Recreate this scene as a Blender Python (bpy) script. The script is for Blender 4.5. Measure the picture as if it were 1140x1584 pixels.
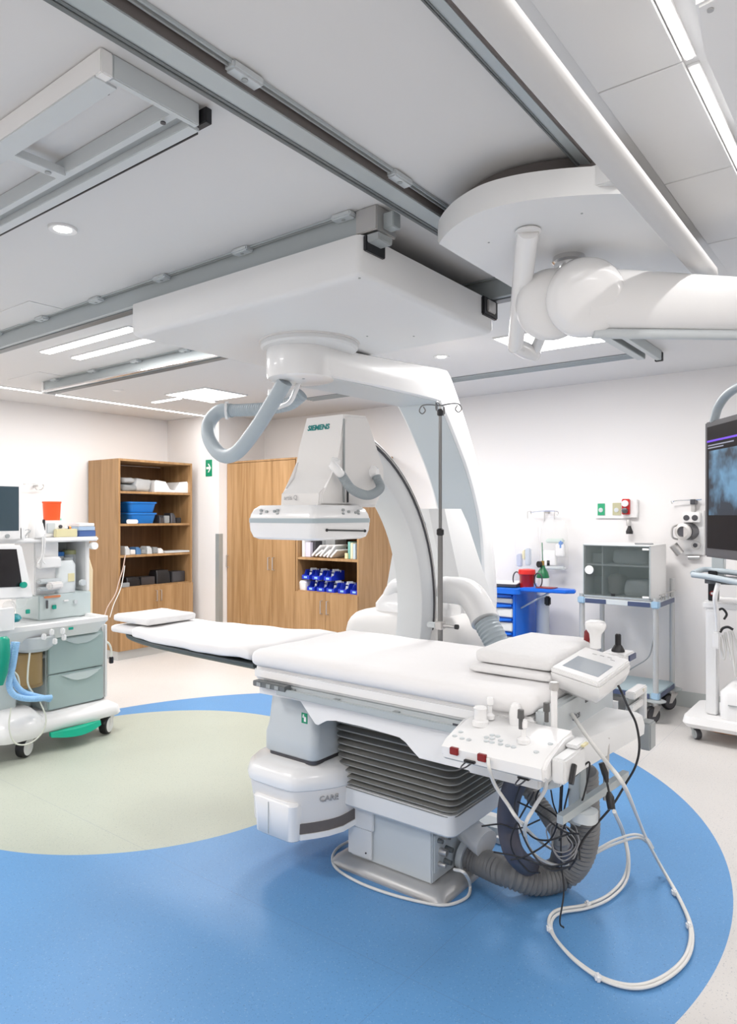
import bpy, bmesh, math, random
from mathutils import Vector, Matrix, noise
random.seed(7)
for _o in list(bpy.data.objects): bpy.data.objects.remove(_o)
SC = bpy.context.scene
COL = SC.collection
# ------------------------------------------------------------------ camera
TH = math.radians(37.5); EYE = 1.6; F = 1080.0; CX = 570.0; HY = 797.0
cam_d = bpy.data.cameras.new('camera'); cam = bpy.data.objects.new('camera', cam_d); COL.objects.link(cam)
cam_d.sensor_fit = 'HORIZONTAL'; cam_d.sensor_width = 36; cam_d.lens = 36*F/1140
cam_d.shift_y = (HY-792)/1140.0; cam_d.clip_start = 0.02; cam_d.clip_end = 60
cam.location = (0, 0, EYE); cam.rotation_euler = (math.pi/2, 0, TH-math.pi/2)
SC.camera = cam
# ------------------------------------------------------------------ world, exposure, lamps
SC.view_settings.view_transform = 'Standard'; SC.view_settings.look = 'None'
SC.view_settings.gamma = 1.0; SC.view_settings.use_curve_mapping = False
SC.view_settings.exposure = 0.17
w = bpy.data.worlds.new('world'); SC.world = w; w.use_nodes = True
w.node_tree.nodes['Background'].inputs[0].default_value = (1, .98, .96, 1)
w.node_tree.nodes['Background'].inputs[1].default_value = 0.3
C = 2.8                     # ceiling height
def lamp(name, x, y, sx, sy, power, col=(1, .965, .94), z=C-.016):
    d = bpy.data.lights.new(name, 'AREA'); d.shape = 'RECTANGLE'; d.size = sx; d.size_y = sy
    d.energy = power; d.color = col
    o = bpy.data.objects.new(name, d); o.location = (x, y, z); COL.objects.link(o)
    return o
PANELS = [(4.52, 5.5), (4.52, 1.9), (4.52, 3.7), (.2, 5.6), (.2, 3.6), (-.9, .9), (.9, -.9), (3.2, -1.0), (5.3, -.6), (-.9, -1.2)]
for _x, _y in PANELS: lamp('panel_lamp', _x, _y, .5, .58, 13 if _y < -.5 else 30)
lamp('strip_lamp', 1.5, 6.66, 7.6, .05, 36)
lamp('strip_lamp', 2.62, 4.45, .07, 1.1, 10)
lamp('strip_lamp', 2.86, 4.45, .07, 1.1, 10)
lamp('strip_lamp', 1.3, .443, 1.28, .014, 2.5)
lamp('strip_lamp', 2.6, .443, 1.2, .014, 2.5)

# ------------------------------------------------------------------ helpers
_fw = (math.cos(TH), math.sin(TH)); _rt = (math.sin(TH), -math.cos(TH))
def S(px, py, x=None, y=None, z=None):
    """point of the room measured on the photograph, on the real plane x=, y= or z="""
    r = (px-CX)/F; t = (HY-py)/F
    d = Vector((_fw[0]+r*_rt[0], _fw[1]+r*_rt[1], t))
    k = x/d.x if x is not None else (y/d.y if y is not None else (z-EYE)/d.z)
    return Vector((d.x*k, d.y*k, EYE+d.z*k))
MATS = {}
def mat(name, col, rough=.45, metal=0, emit=None, es=1.0, alpha=1, coat=0, bump=0, bscale=80, trans=0, var=0):
    if name in MATS: return MATS[name]
    m = bpy.data.materials.new(name); m.use_nodes = True; nt = m.node_tree
    b = nt.nodes['Principled BSDF']
    b.inputs['Base Color'].default_value = (*col, 1); b.inputs['Roughness'].default_value = rough
    b.inputs['Metallic'].default_value = metal
    if emit: b.inputs['Emission Color'].default_value = (*emit, 1); b.inputs['Emission Strength'].default_value = es
    if alpha < 1: b.inputs['Alpha'].default_value = alpha
    if trans: b.inputs['Transmission Weight'].default_value = trans
    if coat: b.inputs['Coat Weight'].default_value = coat
    if bump or var:
        tc = nt.nodes.new('ShaderNodeTexCoord'); n = nt.nodes.new('ShaderNodeTexNoise')
        n.inputs['Scale'].default_value = bscale; n.inputs['Detail'].default_value = 4
        nt.links.new(tc.outputs['Object'], n.inputs['Vector'])
        if bump:
            bp = nt.nodes.new('ShaderNodeBump'); bp.inputs['Strength'].default_value = bump; bp.inputs['Distance'].default_value = .01
            nt.links.new(n.outputs['Fac'], bp.inputs['Height']); nt.links.new(bp.outputs['Normal'], b.inputs['Normal'])
        if var:
            rp = nt.nodes.new('ShaderNodeMix'); rp.data_type = 'RGBA'
            rp.inputs[6].default_value = (*[c*(1-var) for c in col], 1); rp.inputs[7].default_value = (*[min(1, c*(1+var)) for c in col], 1)
            nt.links.new(n.outputs['Fac'], rp.inputs[0]); nt.links.new(rp.outputs[2], b.inputs['Base Color'])
    MATS[name] = m; return m
white = mat('white_enamel', (.80, .80, .80), .38, bump=.02, bscale=30)
white2 = mat('warm_white_plastic', (.78, .765, .75), .45)
cover = mat('matt_white_cover', (.76, .77, .775), .42)
bright = mat('glossy_white', (.86, .86, .86), .25, coat=.3)
blueg = mat('blue_grey_plastic', (.40, .47, .50), .45)
paleb = mat('pale_grey_plastic', (.58, .62, .64), .42)
midg = mat('mid_grey_paint', (.36, .385, .39), .45)
alum = mat('anodised_aluminium', (.46, .505, .52), .38, .35)
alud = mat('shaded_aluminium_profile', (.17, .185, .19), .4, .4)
brown = mat('brown_cable_channel', (.13, .115, .11), .6)
steel = mat('brushed_steel', (.55, .54, .53), .34, .75)
polem = mat('dull_steel_tube', (.22, .22, .22), .3, .8)
platem = mat('satin_base_metal', (.50, .50, .50), .42, .45)
chrome = mat('chrome', (.75, .75, .76), .12, 1)
darkm = mat('dark_metal', (.09, .09, .10), .35, .6)
black = mat('black_plastic', (.012, .012, .014), .4)
rubber = mat('grey_rubber_bellows', (.27, .27, .255), .5)
carbon = mat('carbon_fibre_underside', (.06, .075, .08), .35)
sheet = mat('white_bed_sheet', (.85, .84, .84), .9, bump=.5, bscale=9)
towel = mat('white_folded_linen', (.80, .795, .795), .95, bump=.35, bscale=60)
hoseg = mat('grey_corrugated_hose', (.20, .20, .20), .5)
hosed = mat('dark_plum_hose', (.075, .072, .095), .5)
hoseb = mat('blue_grey_hose', (.40, .46, .50), .45)
cabw = mat('white_cable', (.72, .715, .69), .45)
cabk = mat('black_cable', (.015, .015, .018), .5)
teal = mat('teal_plastic', (.0, .36, .26), .35)
seafoam = mat('sage_green_drawer_front', (.37, .475, .465), .42)
seafoam2 = mat('pale_sage_plastic', (.56, .64, .64), .42)
blue = mat('royal_blue_plastic', (.005, .14, .66), .35)
binb = mat('ultramarine_bin', (.01, .035, .5), .35)
basinb = mat('basin_blue', (.01, .17, .55), .35)
navy = mat('navy_plastic', (.06, .08, .16), .4)
red = mat('red_plastic', (.55, .01, .01), .35)
darkred = mat('dark_red_plastic', (.22, .006, .008), .35)
orange = mat('orange_red_plastic', (.9, .10, .015), .4)
orangec = mat('orange_cable', (.8, .25, .01), .45)
green = mat('sign_green', (.0, .25, .12), .5)
greenb = mat('bottle_green', (.01, .16, .06), .35)
skyb = mat('pale_blue_hose', (.30, .55, .85), .35)
cream = mat('cream_plastic', (.72, .60, .40), .5)
tan = mat('amber_plastic', (.33, .22, .09), .35)
yellowp = mat('pale_yellow_tray', (.72, .66, .40), .5)
siem = mat('teal_lettering', (.0, .23, .22), .5)
greyt = mat('grey_lettering', (.40, .40, .41), .5)
darkt = mat('dark_lettering', (.12, .12, .13), .5)
frost = mat('clear_plastic', (.85, .88, .88), .12, alpha=.28)
bagm = mat('clear_bag_film', (.80, .82, .82), .2, alpha=.17)
glass = mat('tinted_glass', (.10, .125, .12), .05, alpha=.42)
galv = mat('galvanised_shelf', (.42, .53, .57), .4, .2)
ledm = mat('led_diffuser', (1, 1, 1), .5, emit=(1, .98, .96), es=6)
dlm = mat('downlight_lens', (1, 1, 1), .5, emit=(1, .98, .95), es=8)

class B:
    def __init__(s): s.bm = bmesh.new()
    def box(s, x0, x1, y0, y1, z0, z1, bev=0, seg=2):
        r = bmesh.ops.create_cube(s.bm, size=1); vs = r['verts']
        for v in vs:
            v.co = Vector((x0 if v.co.x < 0 else x1, y0 if v.co.y < 0 else y1, z0 if v.co.z < 0 else z1))
        if bev:
            es = {e for v in vs for e in v.link_edges}
            bmesh.ops.bevel(s.bm, geom=list(es), offset=bev, segments=seg, affect='EDGES', clamp_overlap=True)
        return s
    def obox(s, c, size, rot=0, bev=0, seg=2, tilt=None):
        r = bmesh.ops.create_cube(s.bm, size=1); vs = r['verts']
        Mx = Matrix.Rotation(rot, 4, 'Z')
        if tilt: Mx = Mx @ Matrix.Rotation(tilt[1], 4, tilt[0])
        for v in vs: v.co = Vector(c) + Mx @ Vector((v.co.x*size[0], v.co.y*size[1], v.co.z*size[2]))
        if bev:
            es = {e for v in vs for e in v.link_edges}
            bmesh.ops.bevel(s.bm, geom=list(es), offset=bev, segments=seg, affect='EDGES', clamp_overlap=True)
        return s
    def loft(s, rings, cap=True):
        rv = [[s.bm.verts.new(Vector(p)) for p in ring] for ring in rings]
        n = len(rv[0])
        for a, b in zip(rv, rv[1:]):
            for i in range(n):
                j = (i+1) % n
                try: s.bm.faces.new((a[i], a[j], b[j], b[i]))
                except ValueError: pass
        if cap:
            for ring in (rv[0][::-1], rv[-1]):
                try: s.bm.faces.new(ring)
                except ValueError: pass
        return s
    def prism(s, poly, axis, a0, a1, bev=0, seg=2):
        def P(u, v, a): return {'x': (a, u, v), 'y': (u, a, v), 'z': (u, v, a)}[axis]
        v0 = [s.bm.verts.new(P(u, v, a0)) for u, v in poly]; v1 = [s.bm.verts.new(P(u, v, a1)) for u, v in poly]
        n = len(poly); fs = [s.bm.faces.new(v0), s.bm.faces.new(v1[::-1])]
        for i in range(n): fs.append(s.bm.faces.new((v0[i], v1[i], v1[(i+1) % n], v0[(i+1) % n])))
        if bev:
            es = {e for f in fs[:2] for e in f.edges}
            bmesh.ops.bevel(s.bm, geom=list(es), offset=bev, segments=seg, affect='EDGES', clamp_overlap=True)
        return s
    def tube(s, pts, r, seg=8, caps=True):
        pts = [Vector(p) for p in pts]; rs = r if isinstance(r, (list, tuple)) else [r]*len(pts)
        t = (pts[1]-pts[0]).normalized(); up = Vector((0, 0, 1)) if abs(t.z) < .9 else Vector((1, 0, 0))
        u = t.cross(up).normalized(); rings = []
        for i, p in enumerate(pts):
            if i == 0: t2 = pts[1]-pts[0]
            elif i == len(pts)-1: t2 = pts[-1]-pts[-2]
            else: t2 = pts[i+1]-pts[i-1]
            if t2.length < 1e-9: t2 = t
            t2 = t2.normalized(); u = (u - t2*u.dot(t2)).normalized(); v = t2.cross(u); t = t2
            rings.append([p + (u*math.cos(a)+v*math.sin(a))*rs[i] for a in [2*math.pi*k/seg for k in range(seg)]])
        return s.loft(rings, caps)
    def cyl(s, p0, p1, r0, r1=None, seg=20): return s.tube([p0, p1], [r0, r0 if r1 is None else r1], seg)
    def lathe(s, prof, c, seg=24, axis=None):
        c = Vector(c); rings = []
        q = Vector((0, 0, 1)).rotation_difference(Vector(axis)).to_matrix() if axis else Matrix.Identity(3)
        for r, z in prof: rings.append([c + q @ Vector((r*math.cos(2*math.pi*k/seg), r*math.sin(2*math.pi*k/seg), z)) for k in range(seg)])
        return s.loft(rings)
    def ball(s, c, r, sc=(1, 1, 1), seg=16):
        rr = bmesh.ops.create_uvsphere(s.bm, u_segments=seg, v_segments=max(6, seg//2), radius=r)
        for v in rr['verts']: v.co = Vector((v.co.x*sc[0], v.co.y*sc[1], v.co.z*sc[2])) + Vector(c)
        return s
    def build(s, name, m, parent=None, ang=35):
        bm = s.bm; bmesh.ops.remove_doubles(bm, verts=bm.verts, dist=1e-6)
        bmesh.ops.recalc_face_normals(bm, faces=bm.faces)
        off = Vector((0, 0, 0))
        if parent is not None:
            p = parent
            while p is not None: off += p.location; p = p.parent
        else:
            xs = [v.co for v in bm.verts]
            off = Vector(((min(v.x for v in xs)+max(v.x for v in xs))/2, (min(v.y for v in xs)+max(v.y for v in xs))/2, min(v.z for v in xs)))
        bmesh.ops.translate(bm, verts=bm.verts, vec=-off)
        me = bpy.data.meshes.new(name); bm.to_mesh(me); bm.free()
        me.materials.append(m)
        for p in me.polygons: p.use_smooth = True
        me.set_sharp_from_angle(angle=math.radians(ang))
        o = bpy.data.objects.new(name, me); COL.objects.link(o)
        if parent is not None: o.parent = parent
        else: o.location = off
        return o
def rr(x0, x1, y0, y1, r, z, n=4):
    pts = []
    for cx, cy, a in ((x1-r, y1-r, 0), (x0+r, y1-r, 90), (x0+r, y0+r, 180), (x1-r, y0+r, 270)):
        for k in range(n+1):
            t = math.radians(a+90*k/n); pts.append((cx+r*math.cos(t), cy+r*math.sin(t), z))
    return pts
def cr(pts, n=8):
    pts = [Vector(p) for p in pts]; P = [2*pts[0]-pts[1]]+pts+[2*pts[-1]-pts[-2]]; out = []
    for i in range(1, len(P)-2):
        a, b, c, d = P[i-1:i+3]
        for k in range(n):
            t = k/n
            out.append(.5*((2*b)+(c-a)*t+(2*a-5*b+4*c-d)*t*t+(3*b-a-3*c+d)*t**3))
    out.append(pts[-1]); return out
def resample(pts, step):
    out = [pts[0]]; acc = 0
    for a, b in zip(pts, pts[1:]):
        L = (b-a).length
        while acc+L >= step and L > 0:
            a = a+(b-a)*((step-acc)/L); L = (b-a).length; out.append(a.copy()); acc = 0
        acc += L
    return out
def hose(b, pts, r, pitch=.014, depth=.12, seg=14):
    p = resample(cr(pts, 12), pitch/2); b.tube(p, [r*(1 if i % 2 else 1-depth) for i in range(len(p))], seg); return b
def rbox(b, x0, x1, y0, y1, z0, z1, r, nx, ny, nz, amp=0, fr=6, seed=0, droop=0):
    """closed rounded box of small quads with an uneven, cloth-like surface"""
    sz = (x1-x0, y1-y0, z1-z0); N = (nx, ny, nz); vs = {}
    def V(i, j, k):
        key = (i, j, k)
        if key not in vs:
            p = Vector((x0+sz[0]*i/nx, y0+sz[1]*j/ny, z0+sz[2]*k/nz))
            q = Vector((min(max(p.x, x0+r), x1-r), min(max(p.y, y0+r), y1-r), min(max(p.z, z0+r), z1-r)))
            d = p-q
            if d.length > r: p = q+d.normalized()*r
            if amp and k > 0:
                nn = noise.noise_vector(Vector((p.x*fr+seed, p.y*fr, p.z*fr*1.5)))
                p = p+Vector((nn.x*amp, nn.y*amp, nn.z*amp*.8))
            vs[key] = b.bm.verts.new(p)
        return vs[key]
    for a in range(3):
        u, v = [q for q in range(3) if q != a]
        for side in (0, N[a]):
            for i in range(N[u]):
                for j in range(N[v]):
                    def idx(ii, jj):
                        t = [0, 0, 0]; t[a] = side; t[u] = ii; t[v] = jj; return V(*t)
                    b.bm.faces.new((idx(i, j), idx(i+1, j), idx(i+1, j+1), idx(i, j+1)))
    return b
def tag(o, label, cat, group=None, kind=None):
    if label: o['label'] = label
    if cat: o['category'] = cat
    if group: o['group'] = group
    if kind: o['kind'] = kind
    return o
def thing(name, label, cat, loc, group=None, rz=0):
    o = bpy.data.objects.new(name, None); o.empty_display_size = .05; COL.objects.link(o)
    o.location = Vector(loc); o.rotation_euler = (0, 0, rz)
    return tag(o, label, cat, group)
def struct(o): o['kind'] = 'structure'; return o
def dup(root, loc, rz=None, label=None, group=None):
    r = root.copy(); COL.objects.link(r); r.location = Vector(loc)
    if rz is not None: r.rotation_euler = (0, 0, rz)
    if label: r['label'] = label
    if group: r['group'] = group
    for ch in list(root.children):
        c = ch.copy(); COL.objects.link(c); c.parent = r
        for g in list(ch.children):
            d = g.copy(); COL.objects.link(d); d.parent = c
    return r
def text(s, size, loc, right, up, m, parent, name='lettering', ext=.0006, bold=0, align='LEFT'):
    cu = bpy.data.curves.new('txt', 'FONT'); cu.body = s; cu.size = size; cu.extrude = ext; cu.offset = bold; cu.align_x = align
    cu.resolution_u = 2
    t = bpy.data.objects.new('txt', cu); COL.objects.link(t)
    dg = bpy.context.evaluated_depsgraph_get(); me = bpy.data.meshes.new_from_object(t.evaluated_get(dg))
    bpy.data.objects.remove(t); bpy.data.curves.remove(cu)
    r = Vector(right).normalized(); u = Vector(up).normalized(); n = r.cross(u)
    Mx = Matrix((r, u, n)).transposed().to_4x4(); Mx.translation = Vector(loc)
    off = Vector((0, 0, 0)); p = parent
    while p is not None: off += p.location; p = p.parent
    Mx.translation -= off; me.transform(Mx); me.materials.clear(); me.materials.append(m)
    o = bpy.data.objects.new(name, me); COL.objects.link(o); o.parent = parent; return o
RX, RY, UZ = (1, 0, 0), (0, -1, 0), (0, 0, 1)      # reading directions on faces looking to -Y and to -X
# ================================================================== THE ROOM
XB, YL, XBOX, YBOX = 6.24, 7.45, 5.5, 6.46
X0, Y0 = -2.4, -2.4
def paint_mat(name, col, rough, speck=0, circles=False):
    m = bpy.data.materials.new(name); m.use_nodes = True; nt = m.node_tree; N = nt.nodes; L = nt.links
    b = N['Principled BSDF']; b.inputs['Roughness'].default_value = rough
    g = N.new('ShaderNodeNewGeometry'); sep = N.new('ShaderNodeSeparateXYZ'); L.new(g.outputs['Position'], sep.inputs[0])
    def math_(op, a, b_=None):
        n = N.new('ShaderNodeMath'); n.operation = op
        for i, v in enumerate((a, b_)):
            if v is None: continue
            if isinstance(v, (int, float)): n.inputs[i].default_value = v
            else: L.new(v, n.inputs[i])
        return n.outputs[0]
    def mix(f, a, c):
        n = N.new('ShaderNodeMix'); n.data_type = 'RGBA'
        if isinstance(f, (int, float)): n.inputs[0].default_value = f
        else: L.new(f, n.inputs[0])
        for i, v in ((6, a), (7, c)):
            if isinstance(v, tuple): n.inputs[i].default_value = (*v, 1)
            else: L.new(v, n.inputs[i])
        return n.outputs[2]
    def disc(cx, cy, r):
        dx = math_('SUBTRACT', sep.outputs[0], cx); dy = math_('SUBTRACT', sep.outputs[1], cy)
        d = math_('SQRT', math_('ADD', math_('MULTIPLY', dx, dx), math_('MULTIPLY', dy, dy)))
        return math_('LESS_THAN', d, r)
    c = col
    if circles:
        c = mix(disc(2.8, 2.87, 2.345), col, (.115, .30, .58))
        c = mix(disc(2.72, 3.86, 1.22), c, (.45, .485, .415))
        # seam between two sheets of the floor covering
        sx = math_('LESS_THAN', math_('ABSOLUTE', math_('SUBTRACT', sep.outputs[0], 2.0)), .0012)
        sy = math_('LESS_THAN', math_('ABSOLUTE', math_('SUBTRACT', sep.outputs[1], 1.36)), .0012)
        c = mix(math_('MULTIPLY', math_('MAXIMUM', sx, sy), .35), c, (.10, .16, .28))
    for sc, th, cc, sk_ in ((420, .30, (.03, .08, .16), 1.3), (380, .26, (.9, .93, .95), .5)) if speck else ():
        v = N.new('ShaderNodeTexVoronoi'); v.inputs['Scale'].default_value = sc*.4; L.new(g.outputs['Position'], v.inputs['Vector'])
        v2 = N.new('ShaderNodeTexNoise'); v2.inputs['Scale'].default_value = sc*.25; L.new(g.outputs['Position'], v2.inputs['Vector'])
        f = math_('MULTIPLY', math_('LESS_THAN', v.outputs['Distance'], th), math_('GREATER_THAN', v2.outputs['Fac'], .56))
        c = mix(math_('MULTIPLY', f, speck*sk_), c, cc)
    if speck:
        n2 = N.new('ShaderNodeTexNoise'); n2.inputs['Scale'].default_value = 1.3; n2.inputs['Detail'].default_value = 5
        L.new(g.outputs['Position'], n2.inputs['Vector'])
        hs = N.new('ShaderNodeHueSaturation'); L.new(c, hs.inputs['Color'])
        L.new(math_('ADD', math_('MULTIPLY', n2.outputs['Fac'], .16), .92), hs.inputs['Value']); c = hs.outputs[0]
    if isinstance(c, tuple): b.inputs['Base Color'].default_value = (*c, 1)
    else: L.new(c, b.inputs['Base Color'])
    return m
m_floor = paint_mat('sheet_vinyl_floor', (.64, .62, .60), .42, .32, True)
m_wall = mat('wall_paint', (.80, .785, .78), .7, bump=.02, bscale=60)
m_ceil = mat('ceiling_paint', (.70, .70, .70), .8)
struct(B().box(X0, XB, Y0, YL, -.1, 0).build('floor', m_floor))
struct(B().box(X0, XB, Y0, YL, C, C+.1).build('ceiling', m_ceil))
struct(B().box(X0-.1, XB+.1, YL, YL+.1, -.1, C+.1).build('wall_left', m_wall))
struct(B().box(XB, XB+.1, Y0-.1, YL, -.1, C+.1).build('wall_back', m_wall))
struct(B().box(X0-.1, XB, Y0-.1, Y0, -.1, C+.1).build('wall_right', m_wall))
struct(B().box(X0-.1, X0, Y0, YL, -.1, C+.1).build('wall_front', m_wall))
struct(B().box(XBOX, XB, YBOX, YL, 0, C).build('wall_corner', m_wall))
m_base = mat('grey_green_skirting', (.50, .53, .52), .5)
def skirting(name, x0, x1, y0, y1):
    struct(B().box(x0, x1, y0, y1, 0, .13, .004).build(name, m_base))
skirting('baseboard_back', XB-.012, XB, Y0, YBOX); skirting('baseboard_left', X0, XBOX, YL-.012, YL)
skirting('baseboard_right', X0, XB, Y0, Y0+.012); skirting('baseboard_front', X0, X0+.012, Y0, YL)
skirting('baseboard_corner', XBOX-.012, XBOX, YBOX, YL)
struct(B().prism([(XBOX-.006, YBOX-.006), (XBOX+.055, YBOX-.006), (XBOX+.055, YBOX), (XBOX, YBOX), (XBOX, YBOX+.055), (XBOX-.006, YBOX+.055)], 'z', .0, 1.38)
       .build('trim_1', mat('corner_guard_metal', (.42, .46, .47), .35, .4)))
# laminar-flow canopy edge: soft rounded beam along the ceiling, and the thin panels beside it
boom_ = thing('ceiling_boom', 'long soft-edged white boom running under the ceiling at upper right', 'boom', (1.0, .64, 2.56))
b = B(); ring = []
for x in (X0+.02, 3.10):
    ring.append([(x, y, z) for y, z in ((.600, 2.60), (.597, 2.575), (.608, 2.56), (.638, 2.553), (.668, 2.56), (.680, 2.575), (.677, 2.60), (.655, 2.615), (.62, 2.615))])
b.loft(ring).build('beam', mat('boom_white', (.62, .62, .62), .9), boom_, 80)
B().cyl((-1.8, .64, 2.61), (-1.8, .64, C-.001), .04, seg=16).build('hanger', white, boom_)
B().box(2.95, 3.02, .64, .699, 2.60, 2.64, .004).build('hanger', white, boom_)
seam = mat('ceiling_panel_paint', (.70, .70, .70), .75)
ceil = bpy.data.objects['ceiling']
xs = [-.1, .585, 1.27, 1.955, 2.64, 3.33, 4.01, 4.7]
for a, c_ in zip(xs, xs[1:]):
    B().box(a+.003, c_-.003, .462, .685, C-.012, C-.0005, .002, 1).build('ceiling_panel', seam, ceil)
# access hatches on the left part of the ceiling
for (px, py, w_, d_) in ((45, 465, .5, .5), (60, 575, .55, .55)):
    p = S(px, py, z=C)
    o = B().box(p.x-.0, p.x+w_, p.y-.0, p.y+d_, C-.004, C+.001, .001, 1).build('access_hatch', seam, ceil)

# ------------------------------------------------------------------ lights of the ceiling
def tagged(o, label, cat, group=None): return tag(o, label, cat, group)
for i, (x, y) in enumerate(PANELS):
    vis = {0: 'square recessed ceiling light panel above the bookcase corner', 1: 'square recessed ceiling light panel glowing behind the lamp arm'}
    t = thing('ceiling_light', vis.get(i, 'square recessed ceiling light panel hidden above the equipment or behind the camera'), 'light', (x, y, C-.012), 'square ceiling light panels')
    fr = B()
    for a in ((-.27, .27, -.31, -.30), (-.27, .27, .30, .31), (-.27, -.26, -.3, .3), (.26, .27, -.3, .3)):
        fr.box(x+a[0], x+a[1], y+a[2], y+a[3], C-.012, C, .002, 1)
    fr.build('frame', white, t)
    B().box(x-.258, x+.258, y-.298, y+.298, C-.010, C-.001).build('diffuser', ledm, t)
def strip(x0, x1, y0, y1, label, group=None):
    t = thing('strip_light', label, 'light', ((x0+x1)/2, (y0+y1)/2, C-.013), group)
    e = .008
    B().box(x0-e, x1+e, y0-e, y1+e, C-.008, C-.0005, .001, 1).build('frame', white, t)
    B().box(x0, x1, y0, y1, C-.013, C-.007).build('diffuser', ledm, t)
strip(-2.3, 5.49, 6.64, 6.68, 'long thin strip light running along the ceiling by the left wall')
strip(2.585, 2.655, 3.9, 5.0, 'longer of the two short strip lights left of the ceiling carriage', 'short strip lights')
strip(2.825, 2.895, 3.9, 5.0, 'shorter, farther strip light left of the ceiling carriage', 'short strip lights')
strip(.66, 1.95, .436, .450, 'upper strip light at the top right of the ceiling', 'strip lights beside the canopy')
strip(2.0, 3.2, .436, .450, 'lower strip light on the right leaving the frame past the white bracket', 'strip lights beside the canopy')
strip(4.45, 4.5, 5.86, 6.3, 'short bright strip beside the square light near the bookcase')
for (px, py, lb) in ((97, 353, 'round recessed downlight in the left of the ceiling'), (683, 551, 'small round downlight right of the curved arm'), (327, 621, 'small round downlight beyond the square light panel')):
    p = S(px, py, z=C)
    t = thing('downlight', lb, 'light', (p.x, p.y, C-.012), 'round downlights')
    B().lathe([(.032, -.004), (.055, -.009), (.058, -.004), (.058, 0)], (p.x, p.y, C-.0005), 28).build('trim_ring', white, t)
    B().lathe([(.001, -.006), (.034, -.006), (.034, -.001), (.001, -.001)], (p.x, p.y, C-.001), 28).build('lens', dlm, t)
# linear air diffuser
t = thing('air_diffuser', 'long slotted grey air diffuser in the ceiling before the back wall', 'vent', (5.35, 3.3, C-.01))
B().box(5.27, 5.43, 1.62, 4.9, C-.006, C-.0005, .001, 1).build('backing', mat('vent_dark', (.25, .26, .27), .6), t)
for i in range(5):
    B().box(5.272+i*.0375, 5.280+i*.0375, 1.62, 4.9, C-.012, C-.004, .002, 1).build('slat', alum, t)
for (x, y) in ((3.85, 5.98), (5.05, 5.1)):
    t = tag(B().lathe([(.035, -.012), (.05, -.006), (.052, 0)], (x, y, C-.0005), 20).build('ceiling_sensor', white),
        'small round white sensor on the ceiling ' + ('over the left wall' if x < 4 else 'near the square light'), 'sensor')

# ------------------------------------------------------------------ ceiling rails
def rail_x(y0, y1, x0, x1, z0, label, clips=(), flange=True):
    t = thing('ceiling_rail', label, 'rail', ((x0+x1)/2, (y0+y1)/2, z0), 'suspension rails under the ceiling')
    w_ = y1-y0
    B().prism([(y0, C-.0005), (y0+.012, C-.0005), (y0+.012, z0+.014), (y1-.012, z0+.014), (y1-.012, C-.0005), (y1, C-.0005), (y1, z0), (y0, z0)], 'x', x0, x1, 0).build('profile', alum, t)
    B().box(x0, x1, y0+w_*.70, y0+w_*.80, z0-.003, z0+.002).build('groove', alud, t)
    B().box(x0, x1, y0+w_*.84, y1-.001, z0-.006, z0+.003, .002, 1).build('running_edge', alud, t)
    if flange:
        B().box(x0, x1, y0-.004, y0, z0+.006, C-.001).build('side_channel', brown, t)
        B().box(x0, x1, y0-.03, y0-.024, C-.012, C-.0005, .001, 1).build('cable', alum, t)
        B().box(x0, x1, y0-.018, y0-.012, C-.016, C-.0005, .001, 1).build('cable', midg, t)
    for cx in clips:
        k = B().box(cx-.055, cx+.055, y0-.04, y0+.004, C-.026, C-.0005, .006).build('clip', paleb, t)
        B().lathe([(.009, 0), (.009, .003), (.004, .003)], (cx, y0-.02, C-.0295), 10).build('screw', midg, k)
    return t
rail_x(1.43, 1.53, -1.2, 2.62, 2.757, 'wide grey ceiling rail crossing the upper left with brown cable channel', (-.17, .56, 1.29, 2.02))
rail_x(.826, .866, -1.2, 3.55, 2.765, 'slim grey ceiling rail in the upper right', (), False)
B().box(-1.2, 3.55, .821, .826, 2.767, C-.001).build('side_channel', brown, bpy.data.objects['ceiling_rail.001'])
t = thing('ceiling_rail', 'far end of two rails with black end cap beyond the lamp arm', 'rail', (5.0, 1.45, 2.73), 'suspension rails under the ceiling')
B().box(4.3, 5.33, 1.40, 1.44, 2.73, C-.001, .003).build('profile', alum, t)
B().box(4.3, 5.28, 1.50, 1.56, 2.74, C-.001, .003).build('profile', alum, t)
B().box(5.33, 5.36, 1.395, 1.45, 2.725, C-.01, .003).build('end_cap', black, t)
B().box(4.3, 5.33, 1.45, 1.47, 2.76, C-.001).build('side_channel', brown, t)
def rail_y(x0, x1, y0, y1, z0, label, clips=(), light=True):
    t = thing('ceiling_rail', label, 'rail', ((x0+x1)/2, (y0+y1)/2, z0), 'suspension rails under the ceiling')
    B().box(x0, x1, y0, y1, z0, C-.0005, .004, 1).build('profile', alum, t)
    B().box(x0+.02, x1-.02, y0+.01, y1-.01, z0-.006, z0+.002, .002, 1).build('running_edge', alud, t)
    B().box(x0-.012, x0-.006, y0, y1, C-.01, C-.0005, .001, 1).build('cable', midg, t)
    B().box(x0-.024, x0-.018, y0, y1, C-.008, C-.0005, .001, 1).build('cable', alum, t)
    for cy in clips:
        k = B().box(x0-.045, x0+.003, cy-.05, cy+.05, C-.024, C-.0005, .006).build('clip', paleb, t)
        B().lathe([(.008, 0), (.008, .003), (.004, .003)], (x0-.022, cy, C-.0265), 10).build('screw', midg, k)
    return t
t = rail_y(2.165, 2.255, 1.72, 6.3, 2.70, 'grey ceiling rail along the near edge of the white carriage', [1.77+.59*i for i in range(8)])
B().box(2.15, 2.28, 1.61, 1.715, 2.702, C-.001, .004).build('end_block', steel, t)
B().box(2.19, 2.24, 1.56, 1.61, 2.715, 2.775, .003).build('end_bracket', alum, t)
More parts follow.
